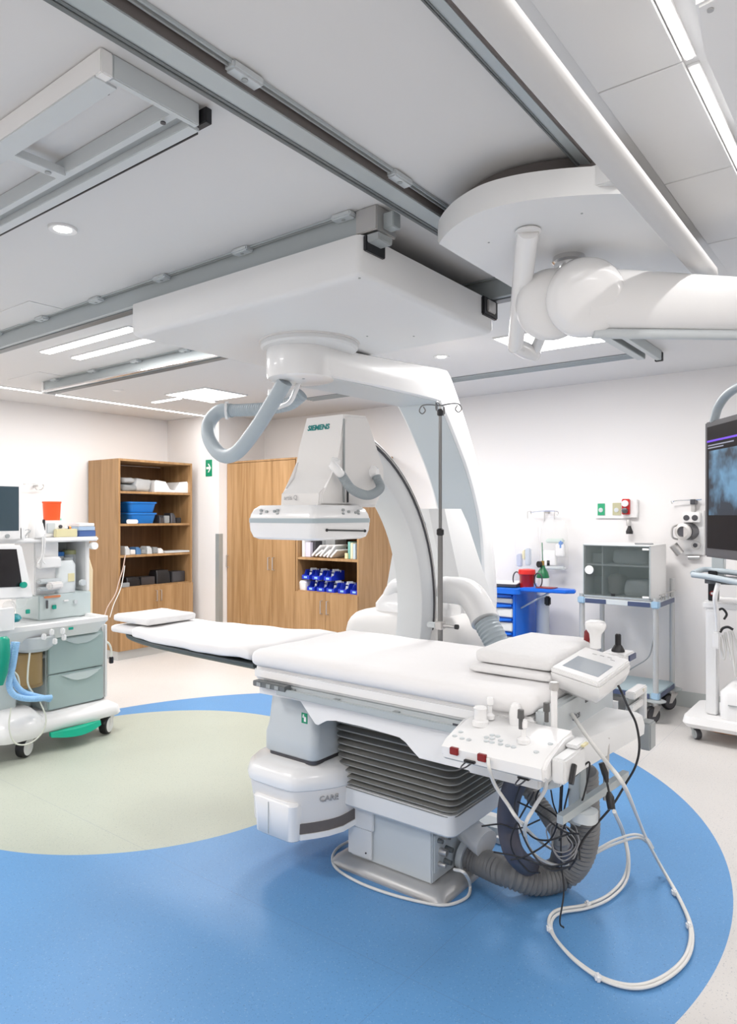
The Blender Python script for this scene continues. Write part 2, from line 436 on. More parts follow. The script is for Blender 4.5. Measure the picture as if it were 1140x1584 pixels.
t = rail_y(3.20, 3.30, 1.50, 6.12, 2.70, 'far grey ceiling rail ending near the left wall with white end cap', [5.9, 5.3, 4.7, 4.1, 3.5])
B().box(3.19, 3.31, 6.12, 6.16, 2.69, C-.001, .004).build('end_cap', white, t)
B().box(3.225, 3.275, 6.16, 6.18, 2.71, 2.78, .004).build('end_plug', black, t)
B().box(3.165, 3.200, 3.3, 6.1, 2.699, 2.712, .003).build('lower_lip', chrome, t)
# short monitor-suspension frame, upper left
t = thing('rail_frame', 'rectangular white and grey rail frame hung flat under the ceiling at upper left', 'rail frame', (1.15, 3.4, 2.73))
B().box(1.0, 1.035, 1.63, 6.2, 2.735, C-.0005, .003).build('side_rail', bright, t)
B().box(1.035, 1.315, 1.63, 1.652, 2.735, C-.0005, .003).build('end_plate', paleb, t)
B().box(1.0, 1.065, 1.66, 6.2, 2.731, 2.738, .001, 1).build('inner_flange', paleb, t)
B().box(1.235, 1.262, 1.66, 6.2, 2.745, C-.001, .002).build('inner_rail', paleb, t)
B().box(1.262, 1.295, 1.66, 6.2, 2.758, C-.001, .002).build('running_groove', midg, t)
B().box(1.295, 1.335, 1.655, 6.2, 2.735, C-.001, .002).build('side_rail', paleb, t)
B().box(1.322, 1.345, 1.61, 1.67, 2.745, 2.79, .002).build('end_plug', black, t)
B().box(1.337, 1.342, 1.67, 6.2, 2.735, 2.745).build('shadow_strip', black, t)  # solid black strip drawn as the shadow line along the side rail
p = S(50, 250, z=2.74); B().box(1.035, 1.24, p.y, p.y+.045, 2.738, 2.765, .002).build('cross_bar', paleb, t)
B().lathe([(.010, 0), (.010, .004), (.004, .004)], (1.19, p.y+.022, 2.7335), 12).build('screw', midg, t)
for q in (1.06, 1.24): B().lathe([(.008, 0), (.008, .004), (.004, .004)], (q, 1.70, 2.7325), 10).build('screw', darkm, t)
# white mounting plate at the top right corner
t = thing('ceiling_bracket', 'white angular mounting plate with a screw, top right corner', 'bracket', (2.1, .36, 2.7))
pl = [S(a, b_, z=2.72) for a, b_ in ((1076, 12), (1090, 84), (1150, 225))]
B().prism([(pl[0].x, pl[0].y), (pl[1].x, pl[1].y), (pl[2].x, pl[2].y), (pl[2].x+.1, pl[2].y-.35), (pl[0].x-.05, pl[0].y-.35)], 'z', 2.72, C-.014, .006).build('plate', white, t)
p = S(1099, 15, z=2.719); B().lathe([(.007, 0), (.007, .003), (.003, .003)], (p.x, p.y, 2.716), 12).build('screw', steel, t)

# ================================================================== CARRIAGE AND C-ARM
t = thing('ceiling_carriage', 'large white flat carriage box hanging from the ceiling rails', 'equipment', (2.68, 2.42, 2.527), None)
b = B(); rings = []
for z, i in ((2.527, .03), (2.530, .018), (2.537, .007), (2.55, 0), (2.694, 0)):
    rings.append(rr(2.13+i, 3.24-i, 1.67+i, 3.20-i, .035, z, 5))
b.loft(rings); b.build('housing', cover, t)
B().box(2.14, 3.22, 1.69, 3.18, 2.6945, 2.6985, .001, 1).build('top_gap', black, t)
B().lathe([(.272, 0), (.272, .008), (.262, .012)], (2.8, 2.55, 2.5195), 64).build('swivel_ring', white2, t)
for px, py in ((568, 520), (556, 430), (640, 520)):
    p = S(px, py, z=2.527); B().lathe([(.005, 0), (.005, .003), (.002, .003)], (p.x, p.y, 2.5245), 10).build('screw', midg, t)
B().box(3.10, 3.25, 1.655, 1.68, 2.60, 2.6935, .006).build('end_recess', black, t)
B().box(3.13, 3.21, 1.645, 1.658, 2.62, 2.68, .004).build('end_bracket', steel, t)
B().box(2.15, 2.24, 1.60, 1.672, 2.662, 2.692, .003).build('rail_shoe', midg, t)
B().box(2.145, 2.27, 1.655, 1.672, 2.63, 2.69, .003).build('corner_recess', black, t)

YA0, YA1 = 2.42, 2.79
t = thing('c_arm_gantry', 'white curved C-arm gantry hanging above and behind the patient table', 'medical scanner', (2.8, 2.6, 2.5))
def ribbon(b, inner, outer, y0, y1, c=.02):
    rings = []
    for (ix, iz), (ox, oz) in zip(inner, outer):
        I = Vector((ix, 0, iz)); O = Vector((ox, 0, oz)); d = (O-I); L = d.length; d = d/L; cc = min(c, L*.3)
        def Q(s, y): v = I+d*s; return (v.x, y, v.z)
        rings.append([Q(0, y0+cc), Q(0, y1-cc), Q(cc*.3, y1-cc*.3), Q(cc, y1), Q(L-cc, y1), Q(L-cc*.3, y1-cc*.3), Q(L, y1-cc), Q(L, y0+cc), Q(L-cc*.3, y0+cc*.3), Q(L-cc, y0), Q(cc, y0), Q(cc*.3, y0+cc*.3)])
    return b.loft(rings)
def cr2(pts, n=6): return [(p.x, p.z) for p in cr([(a, 0, b_) for a, b_ in pts], n)]
inner = cr2([(2.78, 2.335), (3.1, 2.345), (3.5, 2.35), (3.9, 2.35), (3.955, 2.335), (4.05, 2.24), (4.16, 2.11), (4.28, 1.96), (4.37, 1.82), (4.45, 1.66), (4.51, 1.49), (4.545, 1.28), (4.555, 1.07), (4.53, .85)])
outer = cr2([(2.78, 2.51), (3.1, 2.52), (3.5, 2.545), (3.96, 2.575), (4.06, 2.56), (4.17, 2.43), (4.29, 2.26), (4.42, 2.05), (4.52, 1.86), (4.61, 1.66), (4.69, 1.44), (4.74, 1.2), (4.765, .98), (4.73, .78)])
arm = ribbon(B(), inner, outer, YA0, YA1, .035).build('swivel_arm', bright, t, 40)
inn2 = [(a-.002, z_-.002) for a, z_ in inner[1:]]
b = B(); rings = []
for i, (a, z_) in enumerate(inn2):
    q = Vector((outer[i+1][0]-a, 0, outer[i+1][1]-z_)).normalized()*.006
    rings.append([(a, YA0+.03, z_), (a, YA1-.03, z_), (a+q.x, YA1-.03, z_+q.z), (a+q.x, YA0+.03, z_+q.z)])
b.loft(rings).build('inner_shade', paleb, t)  # grey skin: shadow on the arm's underside put into its colour
B().lathe([(.155, 2.33), (.178, 2.337), (.186, 2.36), (.186, 2.49), (.18, 2.512)], (2.79, 2.605, 0), 48).build('pivot_head', bright, t)
B().lathe([(.25, 2.49), (.262, 2.50), (.262, 2.519)], (2.8, 2.55, 0), 64).build('pivot_collar', cover, t)
p = S(474, 585, z=2.33); B().lathe([(.007, 0), (.007, .004), (.003, .004)], (p.x, p.y+.02, 2.3275), 10).build('screw', midg, t)
# column behind the C: carriage holding the C
b = B()
rings = []
for z, x0, y0, y1, x1 in ((.30, 3.60, 2.00, 2.72, 4.0), (.8, 3.56, 2.04, 2.62, 4.0), (1.15, 3.55, 2.08, 2.58, 3.98), (1.55, 3.585, 2.20, 2.52, 3.93), (1.64, 3.60, 2.23, 2.50, 3.90)):
    c_ = .07
    rings.append([(x0, y1, z), (x0, y0+c_, z), (x0+c_, y0, z), (x1-.03, y0, z), (x1, y0+.03, z), (x1, y1, z)])
b.loft(rings).build('holder_column', cover, t)
b = B(); b.box(3.575, 3.60, 2.30, 2.56, 1.06, 1.56, .01); b.build('column_cover', paleb, t)
b = B(); b.loft([rr(3.42, 3.62, 2.06, 2.60, .05, .70), rr(3.42, 3.62, 2.06, 2.60, .06, 1.06), rr(3.46, 3.62, 2.10, 2.56, .06, 1.13)]).build('arm_clamp', bright, t)
# lower bulging cover
b = B(); rbox(b, 3.30, 3.75, 1.92, 2.78, .25, 1.02, .14, 10, 14, 12).build('lower_cover', white2, t, 60)
# elbows + hoses of the column
def elbow_hose(pts, r, hp, nm):
    e = B().tube(cr(pts, 8), r, 20).build('hose_elbow', bright, t)
    hose(B(), hp, r*.86, .02, .06, 18).build('corrugated_hose', hoseb, t)
e0 = S(645, 905, x=3.5); e1 = S(614, 908, x=3.5); e2 = S(600, 935, x=3.5); e3 = S(598, 950, x=3.5)
elbow_hose([e0, e1, e2, e3], .052, [e3, S(598, 975, x=3.5), S(600, 1010, x=3.5)], 0)
e0 = S(690, 912, x=3.45); e1 = S(724, 918, x=3.4); e2 = S(744, 945, x=3.35); e3 = S(751, 962, x=3.32)
elbow_hose([e0, e1, e2, e3], .078, [e3, S(766, 990, x=3.3), S(784, 1030, x=3.3)], 1)
# the C itself
XC, ZC, R1, R0, YC0, YC1 = 2.42, 1.10, .955, .80, 2.10, 2.27
inner = []; outer = []
for k in range(49):
    a = math.radians(79-(79+97)*k/48)
    inner.append((XC+R0*math.cos(a), ZC+R0*math.sin(a))); outer.append((XC+R1*math.cos(a), ZC+R1*math.sin(a)))
cm = ribbon(B(), inner, outer, YC0, YC1, .012).build('c_arc', mat('c_arc_enamel', (.70, .72, .73), .35), t)
def arcstrip(r0, r1, y0, y1, a0, a1, name, m, par):
    i_, o_ = [], []
    for k in range(41):
        a = math.radians(a0+(a1-a0)*k/40); i_.append((XC+r0*math.cos(a), ZC+r0*math.sin(a))); o_.append((XC+r1*math.cos(a), ZC+r1*math.sin(a)))
    return ribbon(B(), i_, o_, y0, y1, .002).build(name, m, par)
arcstrip(.915, .940, YC0-.006, YC0+.004, 79, -97, 'guide_rail', darkm, cm)
arcstrip(.925, .931, YC0-.010, YC0+.004, 79, -97, 'guide_rail_core', steel, cm)
arcstrip(.865, .925, YC0-.008, YC0+.004, -60, -96, 'rail_opening', brown, cm)
# detector housing
b = B()
prof = [(2.70, 2.085), (2.53, 2.075), (2.49, 1.93), (2.47, 1.855), (2.44, 1.775), (2.39, 1.725), (2.355, 1.70), (2.35, 1.64), (2.78, 1.64), (2.78, 1.70), (2.84, 1.77), (2.84, 1.84)]
b.prism(prof, 'y', 2.075, 2.335, .014, 3); dh = b.build('detector_housing', white2, t, 30)
text('SIEMENS', .037, (2.5105, 2.300, 2.010), RY, (.276, 0, 1), siem, dh, bold=.0010, ext=.0012)
text('artis Q', .03, (2.3475, 2.30, 1.672), RY, UZ, greyt, dh, ext=.0004)
b = B(); b.box(2.505, 2.515, 2.066, 2.074, 1.66, 2.05, .002); b.build('cable_slot', midg, dh)
b = B(); b.box(2.535, 2.545, 2.068, 2.074, 1.66, 1.76, .002); b.build('latch', darkm, dh)
b = B(); rings = []
for z, i in ((1.490, .03), (1.50, .012), (1.53, .002), (1.555, 0), (1.585, 0), (1.605, .004), (1.628, .014), (1.645, .035)):
    rings.append(rr(2.215+i, 2.625-i, 1.995+i, 2.405-i, .028, z, 5))
det = b.loft(rings).build('flat_detector', bright, t, 35)
b = B(); b.loft([rr(2.2125, 2.6275, 1.9925, 2.4075, .03, z, 5) for z in (1.566, 1.586)]).build('collision_band', blueg, det)
b = B(); b.cyl((2.30, 1.9935, 1.535), (2.57, 1.9935, 1.527), .0035, seg=8); b.ball((2.30, 1.993, 1.535), .007, seg=8); b.ball((2.57, 1.993, 1.527), .007, seg=8); b.build('grid_slot', black, det)
for (yy, zz) in ((2.32, 1.622), (2.32, 1.606), (2.285, 1.616), (2.235, 1.618), (2.215, 1.622), (2.215, 1.606)):
    B().box(2.218, 2.224, yy-.009, yy+.009, zz-.006, zz+.006, .002).build('button', midg, det)
for (xx, zz) in ((2.42, 1.624), (2.42, 1.606), (2.46, 1.616), (2.51, 1.612), (2.53, 1.62), (2.53, 1.606)):
    B().box(xx-.009, xx+.009, 1.997, 2.003, zz-.006, zz+.006, .002).build('button', midg, det)
# side hose of the detector
h0 = S(515, 716, x=2.50); h1 = S(527, 733, y=2.04); h2 = S(545, 757, y=1.99); h3 = S(570, 766, y=1.99); h4 = S(588, 755, y=2.02); h5 = S(582, 737, y=2.05)
B().lathe([(.03, 0), (.03, .02), (.022, .035)], S(513, 717, y=2.075), 20, (0.5, -1, -.2)).build('hose_socket', bright, t)
B().lathe([(.032, 0), (.032, .02), (.022, .035)], S(574, 730, y=2.085), 20, (0.3, -1, -.2)).build('hose_socket', bright, t)
B().tube(cr([S(514, 718, y=2.05), S(524, 730, y=2.02), h1], 5), .020, 14).build('hose_elbow', bright, t)
hose(B(), [h1, h2, h3, h4, h5], .0225, .008, .08, 12).build('corrugated_hose', mat('slate_hose', (.30, .34, .36), .5), t)
# x-ray tube below the table
b = B(); rings = []
for z, x0, x1, y0, y1, r in ((.515, 2.285, 2.60, 2.055, 2.36, .03), (.525, 2.275, 2.60, 2.045, 2.365, .04), (.60, 2.275, 2.60, 2.045, 2.365, .04), (.64, 2.285, 2.60, 2.05, 2.355, .04), (.76, 2.295, 2.60, 2.06, 2.345, .04), (.80, 2.33, 2.58, 2.09, 2.31, .05)):
    rings.append(rr(x0, x1, y0, y1, r, z, 6))
col = b.loft(rings).build('collimator', paleb, t, 50)
b = B(); b.loft([rr(2.29, 2.6, 2.06, 2.35, .03, z) for z in (.495, .515)]).build('collimator_gap', darkm, t)
plan = [(2.20, 2.37), (2.20, 2.10), (2.37, 1.975), (2.87, 1.955), (2.87, 2.46), (2.30, 2.46)]
def chaikin(p, n=3):
    for _ in range(n):
        q = []
        for i in range(len(p)):
            a, b_ = p[i], p[(i+1) % len(p)]
            w_ = .12 if _ == 0 else .25
            q += [(a[0]*(1-w_)+b_[0]*w_, a[1]*(1-w_)+b_[1]*w_), (a[0]*w_+b_[0]*(1-w_), a[1]*w_+b_[1]*(1-w_))]
        p = q
    return p
pl2 = chaikin(plan)
b = B(); rings = []
for z, f in ((.185, .80), (.195, .90), (.215, .955), (.30, .965), (.345, .985), (.375, 1.0), (.425, 1.0), (.455, .975), (.475, .93), (.490, .86), (.497, .74)):
    rings.append([(2.53+(x-2.53)*f, 2.21+(y-2.21)*f, z) for x, y in pl2])
tb = b.loft(rings).build('tube_housing', white2, t, 40)
b = B(); rings = []
for z, i in ((.165, .03), (.18, .01), (.335, 0), (.345, .01)):
    rings.append(rr(2.185+i, 2.36, 2.085+i, 2.35-i, .035, z, 5))
b.loft(rings).build('front_cover', bright, tb, 50)
b = B(); b.box(2.1835, 2.186, 2.235, 2.237, .19, .33); b.build('cover_seam', midg, tb)
def side_band(z0, z1, off, name, m):
    rings = []
    for x, y in ((2.235, 2.095), (2.29, 2.05), (2.335, 2.018), (2.40, 1.988), (2.50, 1.978), (2.62, 1.972), (2.74, 1.968), (2.84, 1.965)):
        lift = .055*((x-2.235)/.6)**1.3
        rings.append([(x-off*.4, y-off, z0+lift), (x-off*.4, y-off, z1+lift), (x, y+.02, z1+lift), (x, y+.02, z0+lift)])
    B().loft(rings).build(name, m, tb)
side_band(.207, .252, .005, 'rail_opening', brown); side_band(.183, .207, .010, 'rail_rim', bright)
text('CARE', .036, (2.292, 2.030, .345), (.2, -.125, 0), UZ, greyt, tb, ext=.004)
b = B(); b.loft([[(2.53+(x-2.53)*f, 2.21+(y-2.21)*f, z) for x, y in pl2] for z, f in ((.392, .985), (.402, 1.03), (.43, 1.045), (.462, 1.01), (.484, .93), (.4975, .78))]).build('upper_shell', bright, tb, 40)
# umbilical hose loop under the hub
t = thing('hose_loop', 'thick grey hose looping down in a drop from the ceiling hub', 'hose', S(340, 700, x=2.75))
D0 = 2.72
pts = [S(441, 590, x=D0), S(420, 625, x=D0), S(395, 665, x=D0), S(366, 700, x=D0), S(343, 704, x=D0), S(325, 682, x=D0+.03), S(323, 656, x=D0+.07), S(338, 637, x=D0+.1), S(358, 635, x=D0+.12)]
B().tube(cr(pts, 10), .042, 20).build('smooth_hose', hoseb, t)
pts = [S(354, 635, x=D0+.12), S(385, 634, x=D0+.14), S(420, 631, x=D0+.17), S(450, 624, x=D0+.2), S(470, 608, x=D0+.22)]
hose(B(), pts, .038, .016, .08, 18).build('corrugated_hose', hoseb, t)
a, b2 = S(349, 635, x=D0+.11), S(353, 635, x=D0+.12)
B().tube([a, b2], [.054, .054], 20).build('clamp', bright, t)
B().loft([rr(2.90, 3.02, 2.86, 2.99, .03, z) for z in (2.27, 2.34)]).build('hose_socket', bright, t)
B().tube(cr([S(430, 630, x=D0+.12), S(448, 622, x=D0+.1), S(457, 605, x=D0+.1), S(462, 592, x=D0+.12)], 6), .014, 10).build('cable_holder', bright, t)

# second ceiling suspension: rounded plate
t = thing('suspension_plate', 'white rounded ceiling plate between two rails that carries the lamp arm', 'ceiling mount', (2.7, 1.05, 2.62))
arc = [(3.3, 1.41), (3.3, .70)]
front = [(2.255, .70), (2.20, .78), (2.145, .88), (2.10, 1.0), (2.09, 1.12), (2.13, 1.24), (2.19, 1.33), (2.255, 1.40)]
fr_ = [(p.x, p.y) for p in cr([(x, y, 0) for x, y in front], 5)]
B().prism(arc+fr_, 'z', 2.62, 2.71, .012, 3).build('plate', cover, t, 50)
B().prism([(3.3, 1.39), (3.3, .72)]+[(x+.11, min(1.38, max(.72, y))) for x, y in fr_], 'z', 2.711, 2.79, 0).build('top_gap_shade', brown, t)  # dark block standing in for the shadowed gap between plate and ceiling
B().box(2.20, 2.275, .70, .83, 2.645, 2.715, .004).build('side_block', cover, t)
for px, py in ((756, 375), (900, 330), (1000, 333)):
    p = S(px, py, z=2.62); B().lathe([(.004, 0), (.004, .002), (.002, .002)], (p.x, p.y, 2.618), 10).build('screw', midg, t)
B().box(2.3, 3.28, .697, .700, 2.700, 2.706, .001, 1).build('edge_gap', black, t)

# lamp arm at the right
t = thing('lamp_arm', 'thick white spring arm with large round joint crossing to the right', 'ceiling arm', (2.75, 1.0, 2.4))
h = S(880, 398, z=2.62)
B().lathe([(.062, 0), (.066, -.02), (.058, -.028), (.058, -.06), (.05, -.075)], (h.x, h.y, 2.62), 30).build('pivot', chrome, t)
B().cyl((h.x, h.y, 2.60), (h.x, h.y, 2.48), .05, .052, 28).build('hub_stem', white, t)
j = S(905, 461, z=2.432); j2 = S(856, 472, z=2.415)
fac = Vector((-.80, -.52, -.30)).normalized()
B().lathe([(.03, .075), (.10, .066), (.138, .045), (.148, .015), (.150, -.03), (.135, -.06), (.08, -.07)], j, 44, fac).build('joint_cover', bright, t, 60)
B().lathe([(.05, .05), (.11, .040), (.135, .015), (.138, -.03), (.11, -.06), (.06, -.065)], j2+fac*-.03, 40, fac).build('joint_cover', white, t, 60)
e = S(1330, 478, z=2.40)
d = (e-j).normalized(); sd = Vector((0, 0, 1)).cross(d).normalized()
rings = []
for k, (wd, hh) in enumerate(((.07, .118), (.075, .110), (.07, .104), (.065, .098), (.06, .092))):
    c_ = j+(e-j)*(k/4.0); rings.append([c_+sd*wd*math.cos(a)+Vector((0, 0, 1))*hh*math.sin(a) for a in [2*math.pi*q/28 for q in range(28)]])
B().loft(rings).build('spring_arm', bright, t, 60)
B().tube([j+Vector((0, 0, -.135))+d*.03, e+Vector((0, 0, -.105))], [.02, .02], 12).build('lower_trim', paleb, t)
# thin drop arm to its left
t = thing('drop_arm', 'slim white tubular arm hanging down left of the round joint', 'ceiling arm', S(816, 352, z=2.62))
a = S(817, 356, z=2.618); b1 = S(797, 535, z=2.36)
B().tube([a, a+(b1-a)*.33, b1], [.040, .040, .034], 20).build('tube', bright, t)
B().lathe([(.045, 0), (.045, .006), (.04, .010)], (a.x, a.y, 2.609), 24).build('collar', white, t)
c1 = S(825, 548, z=2.35); c2 = S(846, 500, z=2.44)
B().tube([b1+Vector((-.01, 0, -.0)), b1+(c1-b1)*.5, c1], [.034, .038, .034], 18).build('knuckle', bright, t)
B().tube([c1, c2], [.026, .022], 18).build('upper_tube', white, t)
B().ball(c1, .034, seg=18).build('knuckle_cap', bright, t)
B().lathe([(.02, 0), (.024, .01), (.02, .02)], S(806, 545, z=2.335), 18).build('knuckle_cap', white, t)
# ================================================================== PATIENT TABLE
t = thing('patient_table', 'long white patient table on a bellows column in the middle of the room', 'operating table', (2.55, 1.8, 0))
b = B(); rings = []
for z, i in ((0, 0), (.012, 0), (.03, .012), (.045, .045)):
    rings.append(rr(2.43+i, 2.93-i, 1.49+i, 2.10-i, .04, z, 3))
b.loft(rings).build('base_plate', platem, t)
body = B().box(2.49, 2.88, 1.575, 2.015, .046, .335, .006).build('column_body', paleb, t)
B().box(2.478, 2.4895, 1.885, 2.02, .06, .19, .003).build('access_panel', cover, body)
B().box(2.474, 2.4895, 1.875, 2.02, .19, .36, .003).build('access_panel', cover, body)
B().lathe([(.004, 0), (.004, .003), (.002, .003)], (2.477, 1.915, .085), 8, (-1, 0, 0)).build('screw', darkm, body)
b = B(); rings = []
for z, i in ((.295, .03), (.30, .008), (.31, 0), (.392, 0)):
    rings.append(rr(2.415+i, 2.93-i, 1.43+i, 2.03-i, .035, z, 4))
b.loft(rings).build('column_collar', cover, t)
b = B(); rings = []
n = 13
for k in range(n+1):
    z = .385+.385*(k/n)**1.12; z2 = .385+.385*((k+.5)/n)**1.12
    g = .02*k/n
    rings.append(rr(2.412-g, 2.95+g, 1.425-g, 2.035+g, .05, z, 4))
    if k < n:
        rings.append(rr(2.412-g, 2.95+g, 1.425-g, 2.035+g, .05, z+(z2-z)*.35, 4))
        rings.append(rr(2.455-g, 2.91+g, 1.468-g, 1.99+g, .04, z2, 4))
        rings.append(rr(2.455-g, 2.91+g, 1.468-g, 1.99+g, .04, z2+(z2-z)*.25, 4))
b.loft(rings).build('bellows', rubber, t, 50)
# connector plate, pipe flange and plugs on the end of the column body
B().cyl((2.76, 1.59, .20), (2.72, 1.44, .17), .062, seg=24).build('pipe_flange', white, t)
cp = B().box(2.50, 2.62, 1.568, 1.576, .09, .25, .003).build('connector_plate', paleb, t)
for i, (x, z, r) in enumerate(((2.53, .22, .010), (2.56, .225, .010), (2.59, .215, .010), (2.545, .17, .016), (2.59, .165, .013), (2.535, .12, .011), (2.58, .115, .012))):
    B().cyl((x, 1.569, z), (x, 1.545-.012*(i > 2), z), r, r*.85, 12).build('connector', steel if i % 2 else alud, cp)
# top frame and skirt
B().box(2.19, 2.89, .98, 2.34, .862, .918, .012, 3).build('table_frame', bright, t)
B().box(2.205, 2.87, 1.0, 2.30, .80, .862, .006).build('frame_underside', paleb, t)
rl = B().box(2.155, 2.168, 1.19, 2.16, .822, .852, .003).build('accessory_rail', alum, t)
for y in (1.25, 1.55, 1.85, 2.1): B().box(2.168, 2.206, y-.012, y+.012, .828, .846).build('rail_spacer', midg, rl)
B().box(2.15, 2.19, 2.10, 2.30, .842, .866, .003).build('rail_stop', alud, t)
for y in (2.26, 2.20, 2.15): B().box(2.147, 2.150, y-.012, y+.012, .846, .862).build('vent_slot', midg, t)
B().box(2.153, 2.156, 1.235, 1.275, .853, .860).build('slot', darkm, t)
sk = [(465, 1084), (487, 1120), (492, 1122), (497, 1119), (505, 1114), (520, 1115), (560, 1124), (599, 1135), (618, 1140), (628, 1148), (637, 1160), (648, 1173), (689, 1183), (740, 1195), (778, 1204), (850, 1218)]
pts = [S(x, y, x=2.19) for x, y in sk]
poly = [(p.y, p.z) for p in pts]+[(pts[-1].y, .84), (2.30, .84), (2.30, .80)]
B().prism(poly, 'x', 2.19, 2.206, .002).build('side_skirt', bright, t)
B().prism([(y, z) for y, z in poly], 'x', 2.874, 2.89, .002).build('side_skirt', bright, t)
p = S(471, 1111, x=2.188)
sg = B().box(2.1865, 2.1895, p.y-.017, p.y+.017, p.z-.022, p.z+.022, .001).build('rescue_sticker', green, t)
B().box(2.186, 2.1868, p.y-.010, p.y+.002, p.z-.014, p.z+.006).build('emblem', bright, sg)
B().box(2.186, 2.1868, p.y-.004, p.y+.010, p.z+.002, p.z+.008).build('emblem', bright, sg)
B().ball((2.186, p.y+.004, p.z+.013), .004, seg=8).build('emblem', bright, sg)
# carbon top reaching to the far left
b = B(); prof = [(2.19, 2.34), (2.205, 2.9), (2.225, 3.3), (2.27, 3.62), (2.34, 3.83), (2.43, 3.93), (2.52, 3.94), (2.60, 3.86), (2.68, 3.6), (2.71, 3.3), (2.74, 2.9), (2.80, 2.34)]
sm = [(p.x, p.y) for p in cr([(x, y, 0) for x, y in prof], 4)]
rings = [[(2.47+(x-2.47)*f, 2.34+(y-2.34)*.82, z) for x, y in sm] for z, f in ((.885, .80), (.90, .96), (.915, 1.0), (.925, 1.0))]
b.loft(rings).build('carbon_tabletop', carbon, t, 50)
# end section
B().box(2.20, 2.88, .945, .985, .80, .945, .008).build('end_block', paleb, t)
text('2.23', .026, (2.46, .9435, .862), RX, UZ, darkt, t)
B().box(2.435, 2.452, .942, .945, .862, .885, .001).build('label_mark', navy, t)
for i in range(4): B().box(2.56+i*.010, 2.564+i*.010, .942, .945, .90, .93).build('label_mark', darkt, t)
for i in range(3): B().box(2.65+i*.03, 2.655+i*.03, .942, .945, .885, .91).build('label_mark', darkt, t)
tr = B(); prof = [(.945, .80), (.945, .835), (.925, .835), (.905, .826), (.895, .79), (.898, .72), (.91, .71), (.93, .73)]
tr.prism(prof, 'x', 2.19, 2.79, .005)
for v in tr.bm.verts:
    if v.co.y < .94: v.co.y -= (v.co.x-2.19)*.17; v.co.z += (v.co.x-2.19)*(.06 if v.co.z < .78 else 0)
tr.build('end_tray', cover, t)
b = B(); b.prism([(.98, .84), (.98, .72), (.93, .70), (.885, .72), (.875, .80), (.89, .84)], 'x', 2.165, 2.19, .004).build('tray_side', paleb, t)
B().prism([(.96, .82), (.96, .74), (.92, .72), (.90, .76), (.90, .81)], 'x', 2.158, 2.165, .002).build('tray_recess', midg, t)
# sockets block under the control box
b = B(); b.box(2.05, 2.19, .90, 1.16, .74, .80, .008).build('socket_block', cover, t)
# bracket on the far side
b = B(); b.box(2.885, 3.05, .86, .90, .855, .885, .004); b.box(3.03, 3.05, .86, .90, .74, .86, .004); b.box(2.885, 3.03, .87, .885, .80, .83, .003); b.build('rail_bracket', bright, t)
B().box(2.885, 3.03, .888, .898, .76, .858).build('bracket_back', midg, t)
B().box(2.885, 2.96, .80, .845, .66, .77, .006).build('motor_box', midg, t)
text('T', .02, (2.99, .858, .866), RX, UZ, yellowp, t)
# bracket hanging below the end
a, c_ = S(893, 1185, x=2.40), S(893, 1272, x=2.40)
B().box(2.37, 2.43, a.y-.022, a.y+.022, c_.z, .80, .004).build('hanger_post', alum, t)
a2, c2_ = S(938, 1170, x=2.52), S(940, 1235, x=2.52)
B().tube([(2.52, a2.y, .80), (2.50, c2_.y, c2_.z)], [.012, .010], 10).build('hanger_rod', steel, t)
a3, c3_ = S(866, 1268, x=2.20), S(968, 1198, x=2.60)
bb = B(); dv = (c3_-a3); hv = Vector((0, 0, .014)); sv = dv.cross(hv).normalized()*.012
bb.loft([[p_+hv+sv, p_+hv-sv, p_-hv-sv, p_-hv+sv] for p_ in (a3, c3_)]); bb.build('cross_bar', alum, t)
q_ = S(905, 1262, x=2.33)
B().loft([rr(q_.x-.04, q_.x+.04, q_.y-.04, q_.y+.04, .03, z) for z in (q_.z-.015, q_.z+.02)]).build('hose_clamp', paleb, t)

# mattresses and linen
def soft(name, args, m, label, cat, group=None, **k):
    b = B(); rbox(b, *args, **k); return tag(b.build(name, m, None, 80), label, cat, group)
soft('mattress', (2.165, 2.885, .985, 2.34, .9195, .998, .035, 22, 44, 5), sheet, 'thick main mattress under a white sheet on the table', 'mattress', 'sheeted mattresses', amp=.005, fr=7, seed=3)
def headpad():
    b = B(); nx, ny, nz = 18, 40, 4; X0_, X1_ = 2.175, 2.80
    rbox(b, 0, 1, 2.35, 3.37, .926, .985, .028, nx, ny, nz)
    for v in b.bm.verts:
        y = v.co.y; k = (y-2.35)/1.02
        x0 = 2.185+.06*k**2; x1 = 2.82-.15*k
        v.co.x = x0+(x1-x0)*v.co.x
        n_ = noise.noise_vector(Vector((v.co.x*7+9, y*7, v.co.z*8)))
        if v.co.z > .93: v.co += Vector((n_.x*.007, n_.y*.005, n_.z*.006))
        v.co.z += .012*max(0, 1-abs(y-2.45)/.15)
    return tag(b.build('mattress', sheet, None, 80), 'narrower head mattress under a white sheet over the dark tabletop end', 'mattress', 'sheeted mattresses')
headpad()
soft('folded_towel', (2.28, 2.64, 3.385, 3.625, .9265, .972, .02, 14, 12, 4), towel, 'folded white linen lying flat on the very tip of the dark tabletop', 'linen', 'folded linen on the table', amp=.006, fr=12, seed=5)
soft('folded_towel', (2.28, 2.62, 3.27, 3.60, .993, 1.036, .018, 16, 14, 4), towel, 'thick folded white linen lying on top of the head mattress end', 'linen', 'folded linen on the table', amp=.005, fr=12, seed=8)
soft('folded_towel', (2.36, 2.87, 1.0, 1.33, 1.0005, 1.032, .014, 16, 12, 3), towel, 'lower folded white sheet beside the touch screen', 'linen', 'folded linen on the table', amp=.004, fr=9, seed=11)
